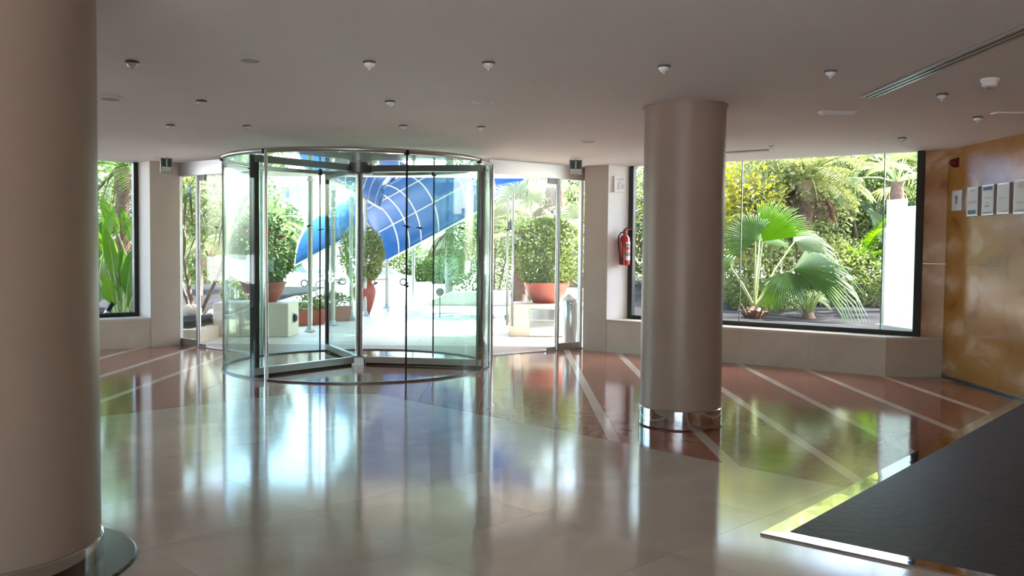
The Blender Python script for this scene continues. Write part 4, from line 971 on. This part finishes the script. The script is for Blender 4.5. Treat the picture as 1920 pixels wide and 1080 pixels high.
# ============================================================ LEFT GARDEN
t = thing('dragon_plant', 'plant with long drooping strap leaves on slanted stems outside the left-hand door', 'plant', (-5.75, 16.4, .2)); random.seed(21)
heads = [((0, 0, 0), (-.18, 0, 1.0), (-.16, .0, 2.05)), ((.05, .1, 0), (.42, .1, .8), (.75, .1, 1.7)), ((-.1, .2, 0), (-.35, .3, .6), (-.5, .3, 1.3))]
for k, hd in enumerate(heads):
    MB().tube(arcpath(hd[0], Vector(hd[1]), .01, 1, 0)[:1] + [Vector(hd[1]), Vector(hd[2])], [.04, .03, .022], 9).build('stem', M['bark'], t, True)
    for i in range(24 if k < 2 else 16):
        a = 2.4 * i + k; el = 1.35 - 1.3 * i / 24; v = (cos(a) * cos(el), sin(a) * cos(el), sin(el)); mb = MB()
        ribbon(mb, arcpath(hd[2], v, random.uniform(1.2, 1.75), 9, 3.0), [.014, .026, .031, .032, .030, .027, .023, .017, .01, .002], .35, random.uniform(.1, .9)); mb.build('leaf', M['L_strap'], t)
shrub('shrub', 'light green bush behind the drooping strap-leaved plant', 'shrub', -5.4, 18.6, .2, .75, .5, 'L_bright', 1000, .12, .035)
for i, (x, y, r, lab) in enumerate([(-5.55, 15.6, .22, 'pale boulder on the dark soil left of the left-hand door'), (-5.2, 15.75, .14, 'smaller pale rock beside the boulder by the left-hand door')]):
    random.seed(30 + i); mb = MB(); vs = []; n = 12
    for k in range(7):
        ph = -pi / 2 + pi * k / 6
        for q in range(n): a = 2 * pi * q / n; rr = r * (1 + random.uniform(-.13, .13)); vs.append((rr * cos(ph) * cos(a), rr * cos(ph) * sin(a), rr * .75 * sin(ph)))
    mb.add(vs, [(k * n + q, k * n + (q + 1) % n, (k + 1) * n + (q + 1) % n, (k + 1) * n + q) for k in range(6) for q in range(n)])
    o = mb.build('boulder', M['rock'], None, True); o.location = (x, y, .22 + r * .45); tag(o, lab, 'rock')
feather_palm('palm with a slim pinkish trunk behind the left window', -7.3, 17.0, .2, 2.75, 1, 16, M['L_banana'], .5, 'palmbark', 5, .13, 1.7, seed=31)
random.seed(33)
for k, (x, y, nleaf, lab) in enumerate([(-6.55, 15.2, 8, 'banana-leaved plant nearest the left window frame'), (-7.15, 15.3, 9, 'banana-leaved plant in the middle of the left window'), (-7.8, 16.0, 10, 'tall banana-leaved plant against the thick column edge'), (-8.4, 17.6, 10, 'banana-leaved plant at the back of the left garden'), (-7.0, 16.2, 12, 'banana-leaved plant just left of the slim palm trunk'), (-6.7, 16.8, 11, 'banana-leaved plant right of the slim palm trunk')]):
    t = thing('banana_plant', lab, 'plant', (x, y, .2))
    for i in range(nleaf):
        a = 2.4 * i + k; paddle(t, (cos(a) * .07, sin(a) * .07, -.02), (cos(a) * random.uniform(.1, .4), sin(a) * .3, 1), random.uniform(.15, 1.7), random.uniform(.55, .9), random.uniform(.09, .14), .75, M['L_banana'], random.uniform(.1, 1), (1, random.uniform(-.5, .5), 0))
shrub('tree', 'dark bushy tree behind the left garden', 'tree', -9.4, 20.5, .2, 4.4, 1.8, 'L_mid', 4200, .2, .05, .5, clumps=40)
shrub('tree', 'bushy green tree behind the left pier', 'tree', -7.2, 20.8, .2, 3.5, 1.1, 'L_bright', 2800, .17, .045, 1.7, clumps=40)
t = thing('garden_spotlight', 'small black and white garden spotlight tilted up at the foot of the left window', 'lamp', (-6.66, 14.92, .22), radians(-10))
MB().tube([(-.10, 0, .06), (.0, 0, .20)], .035, 12).build('white_stem', M['white'], t, True); MB().tube([(0, 0, .20), (.08, 0, .32)], .045, 12).build('lamp_head', M['black'], t, True)
feather_palm('small green palm behind the strap-leaved plant', -6.9, 22.5, .2, 1.5, 1, 16, M['L_bright'], .5, 'palmbark', 0, .12, 1.5, seed=41)

# ============================================================ MIDDLE DISTANCE
feather_palm('palm with a pale ringed trunk right of the canopy edge', -1.95, 28, -1.72, 3.8, 1, 18, M['L_mid'], .6, 'palebark', 8, .13, 1.7, seed=51)
fan_palm('spiky fan palm behind the right-hand door', .15, 20.5, 0, 1.9, 16, .62, M['L_fanpale'], 61, .75, .16)
fan_palm('pale fan palm above the terracotta bowl', 1.35, 19.2, 0, 1.55, 16, .6, M['L_fanpale'], 62, .7, .15, .7)
t = fan_palm('fan palm with a shaggy reddish-brown skirt of dead leaves behind the right-hand door', .92, 20.2, 0, 2.85, 10, .6, M['L_fanpale'], 63, .6, .22, .6, dead=22)
shrub('hedge', 'mid green hedge beyond the white car', 'hedge', -10.0, 86, -1.72, 3.0, 3.2, 'L_mid', 3600, .35, .09, 0, clumps=60, ry=1.2)
shrub('hedge', 'green hedge to the right beyond the parapet', 'hedge', -5.8, 82, -1.72, 2.9, 2.0, 'L_mid', 3600, .35, .09, 0, clumps=60, ry=1.2)
shrub('tree', 'leafy tree between the drum glass and the right-hand door', 'tree', -.55, 26.5, -1.72, 5.4, 1.2, 'L_mid', 3600, .17, .04, 1.2, clumps=40)
shrub('tree', 'pale olive tree behind the spiky fan palm', 'tree', .6, 29, -1.72, 6.4, 1.7, 'L_pale', 4200, .2, .05, 1.4, clumps=40)
shrub('tree', 'light green tree behind the pale fan palm', 'tree', 2.8, 27, -1.72, 6.6, 2.0, 'L_bright', 4600, .2, .05, 1.4, clumps=40)
shrub('tree', 'street tree left of the blue canopy in front of the pale building', 'tree', -16.5, 58, -1.72, 5.2, 3.2, 'L_mid', 4200, .4, .10, 1.6, clumps=40)
shrub('tree', 'brownish-green street tree just left of the canopy', 'tree', -14.0, 52, -1.72, 5.6, 2.0, 'L_dark', 3600, .35, .09, 1.6, clumps=40)
shrub('tree', 'green street tree seen through the left drum glass', 'tree', -15.5, 46, -1.72, 4.6, 2.0, 'L_mid', 3600, .32, .08, 1.4, clumps=40)
shrub('tree', 'round street tree behind the left-hand door', 'tree', -18.2, 52, -1.72, 5.0, 2.2, 'L_bright', 3400, .35, .09, 1.4, clumps=40)
shrub('tree', 'slender dense tree seen through the left drum wall', 'tree', -9.0, 31.5, -1.72, 5.6, 1.0, 'L_mid', 2600, .2, .05, 1.0, clumps=40)
feather_palm('feather palm behind the left-hand door glass', -8.6, 27.5, -1.72, 3.6, 1, 20, M['L_bright'], .5, 'palmbark', 5, .18, 2.0, seed=71)
feather_palm('second feather palm seen through the left drum wall', -8.9, 33, -1.72, 4.0, 1, 20, M['L_bright'], .6, 'palmbark', 5, .18, 2.0, seed=72)

# pale building
bd = thing('building', 'pale rendered building with dark windows far behind the street', 'building', (-30, 112, -1.72))
MB().box(-22, 8.5, 0, 12, 0, 18).build('wall', M['building'], bd); MB().box(-23, 9.2, -.8, 12.5, 18, 18.6).build('cornice', M['buildingwhite'], bd); MB().box(-22.2, 8.7, -.25, 0, 7.2, 7.6).build('string_course', M['buildingwhite'], bd)
MB().box(4.0, 6.2, -1.2, 0, 0, 13).build('bay', M['buildingwhite'], bd)
for fl in range(4):
    for k in range(10):
        x = -20.5 + k * 2.75; z = 1.3 + fl * 3.6
        if 3.6 < x < 6.5: continue
        f = MB().box(x - .12, x, -.12, 0, z - .1, z + 2.1).box(x + 1.0, x + 1.12, -.12, 0, z - .1, z + 2.1).box(x, x + 1.0, -.12, 0, z + 2.0, z + 2.1).box(x - .15, x + 1.15, -.2, 0, z - .18, z - .08).build('window', M['buildingwhite'], bd)
        MB().box(x, x + 1.0, -.05, -.0, z - .08, z + 2.0).build('pane', M['winglass'], f)
# vehicles
def car(label, x, y, z, rz, L=4.3, van=False):
    t = thing('van' if van else 'car', label, 'van' if van else 'car', (x, y, z), rz); Hh = 2.0 if van else 1.45; w = .87
    if van: side = [(0, .3), (L, .3), (L, 1.0), (L - .35, 1.15), (L - 1.0, Hh), (.1, Hh), (0, .9)]; win = [(L - 1.75, 1.15), (L - .55, 1.15), (L - 1.1, 1.85), (L - 1.75, 1.85)]
    else: side = [(0, .3), (L, .3), (L + .02, .62), (L - .15, .78), (L - 1.15, .92), (L - 1.95, 1.40), (L - 2.5, Hh), (.95, 1.40), (.25, .98), (0, .9)]; win = [(.75, .95), (L - 1.4, .95), (L - 2.0, 1.34), (L - 2.5, 1.38), (1.05, 1.33)]
    n = len(side); vs = []
    for yy in (-w, w): vs += [(px - L / 2, yy * (1 if pz < 1 else .86), pz) for px, pz in side]
    b = MB().add(vs, [tuple(range(n)), tuple(range(2 * n - 1, n - 1, -1))] + [(i, i + n, (i + 1) % n + n, (i + 1) % n) for i in range(n)]); b.build('body', M['carwhite'], t)
    k = len(win)
    for sg in (-1, 1):
        v = [(px - L / 2, sg * (w * .875 + .01) if pz > 1 else sg * (w + .01), pz) for px, pz in win]; MB().add(v, [tuple(range(k))]).build('side_window', M['winglass'], t)
    for cx in (.85, L - .8):
        for sg in (-1, 1):
            q = MB().tube([(cx - L / 2, sg * (w - .1), .32), (cx - L / 2, sg * (w + .02), .32)], .32, 18).build('wheel', M['tyre'], t, True); MB().tube([(cx - L / 2, sg * (w + .0), .32), (cx - L / 2, sg * (w + .03), .32)], .20, 14).build('rim', M['alu'], q, True)
    if van: MB().add([(-L / 2 + 1.2, -w - .012, .6), (-L / 2 + 1.7, -w - .012, .4), (-L / 2 + 1.75, -w - .012, .9), (-L / 2 + 1.65, -w * .9 - .012, 1.6), (-L / 2 + 1.2, -w * .9 - .012, 1.6)], [(0, 1, 2, 3, 4)]).build('red_decal', M['carred'], t)
    MB().box(L / 2 - .02, L / 2 + .03, -w * .8, w * .8, .42, .58).build('bumper', M['plastic'], t)
    return t
car('white car parked far down the street, right of the terracotta urn', -10.5, 77, -1.72, 0)
car('white car with a dark windscreen beside the pale tree trunk of the canopy pole', -15.9, 77, -1.72, radians(20))
car('white van with a red mark, below the blue canopy\'s low end', -17.8, 72, -1.72, 0, 4.6, True)
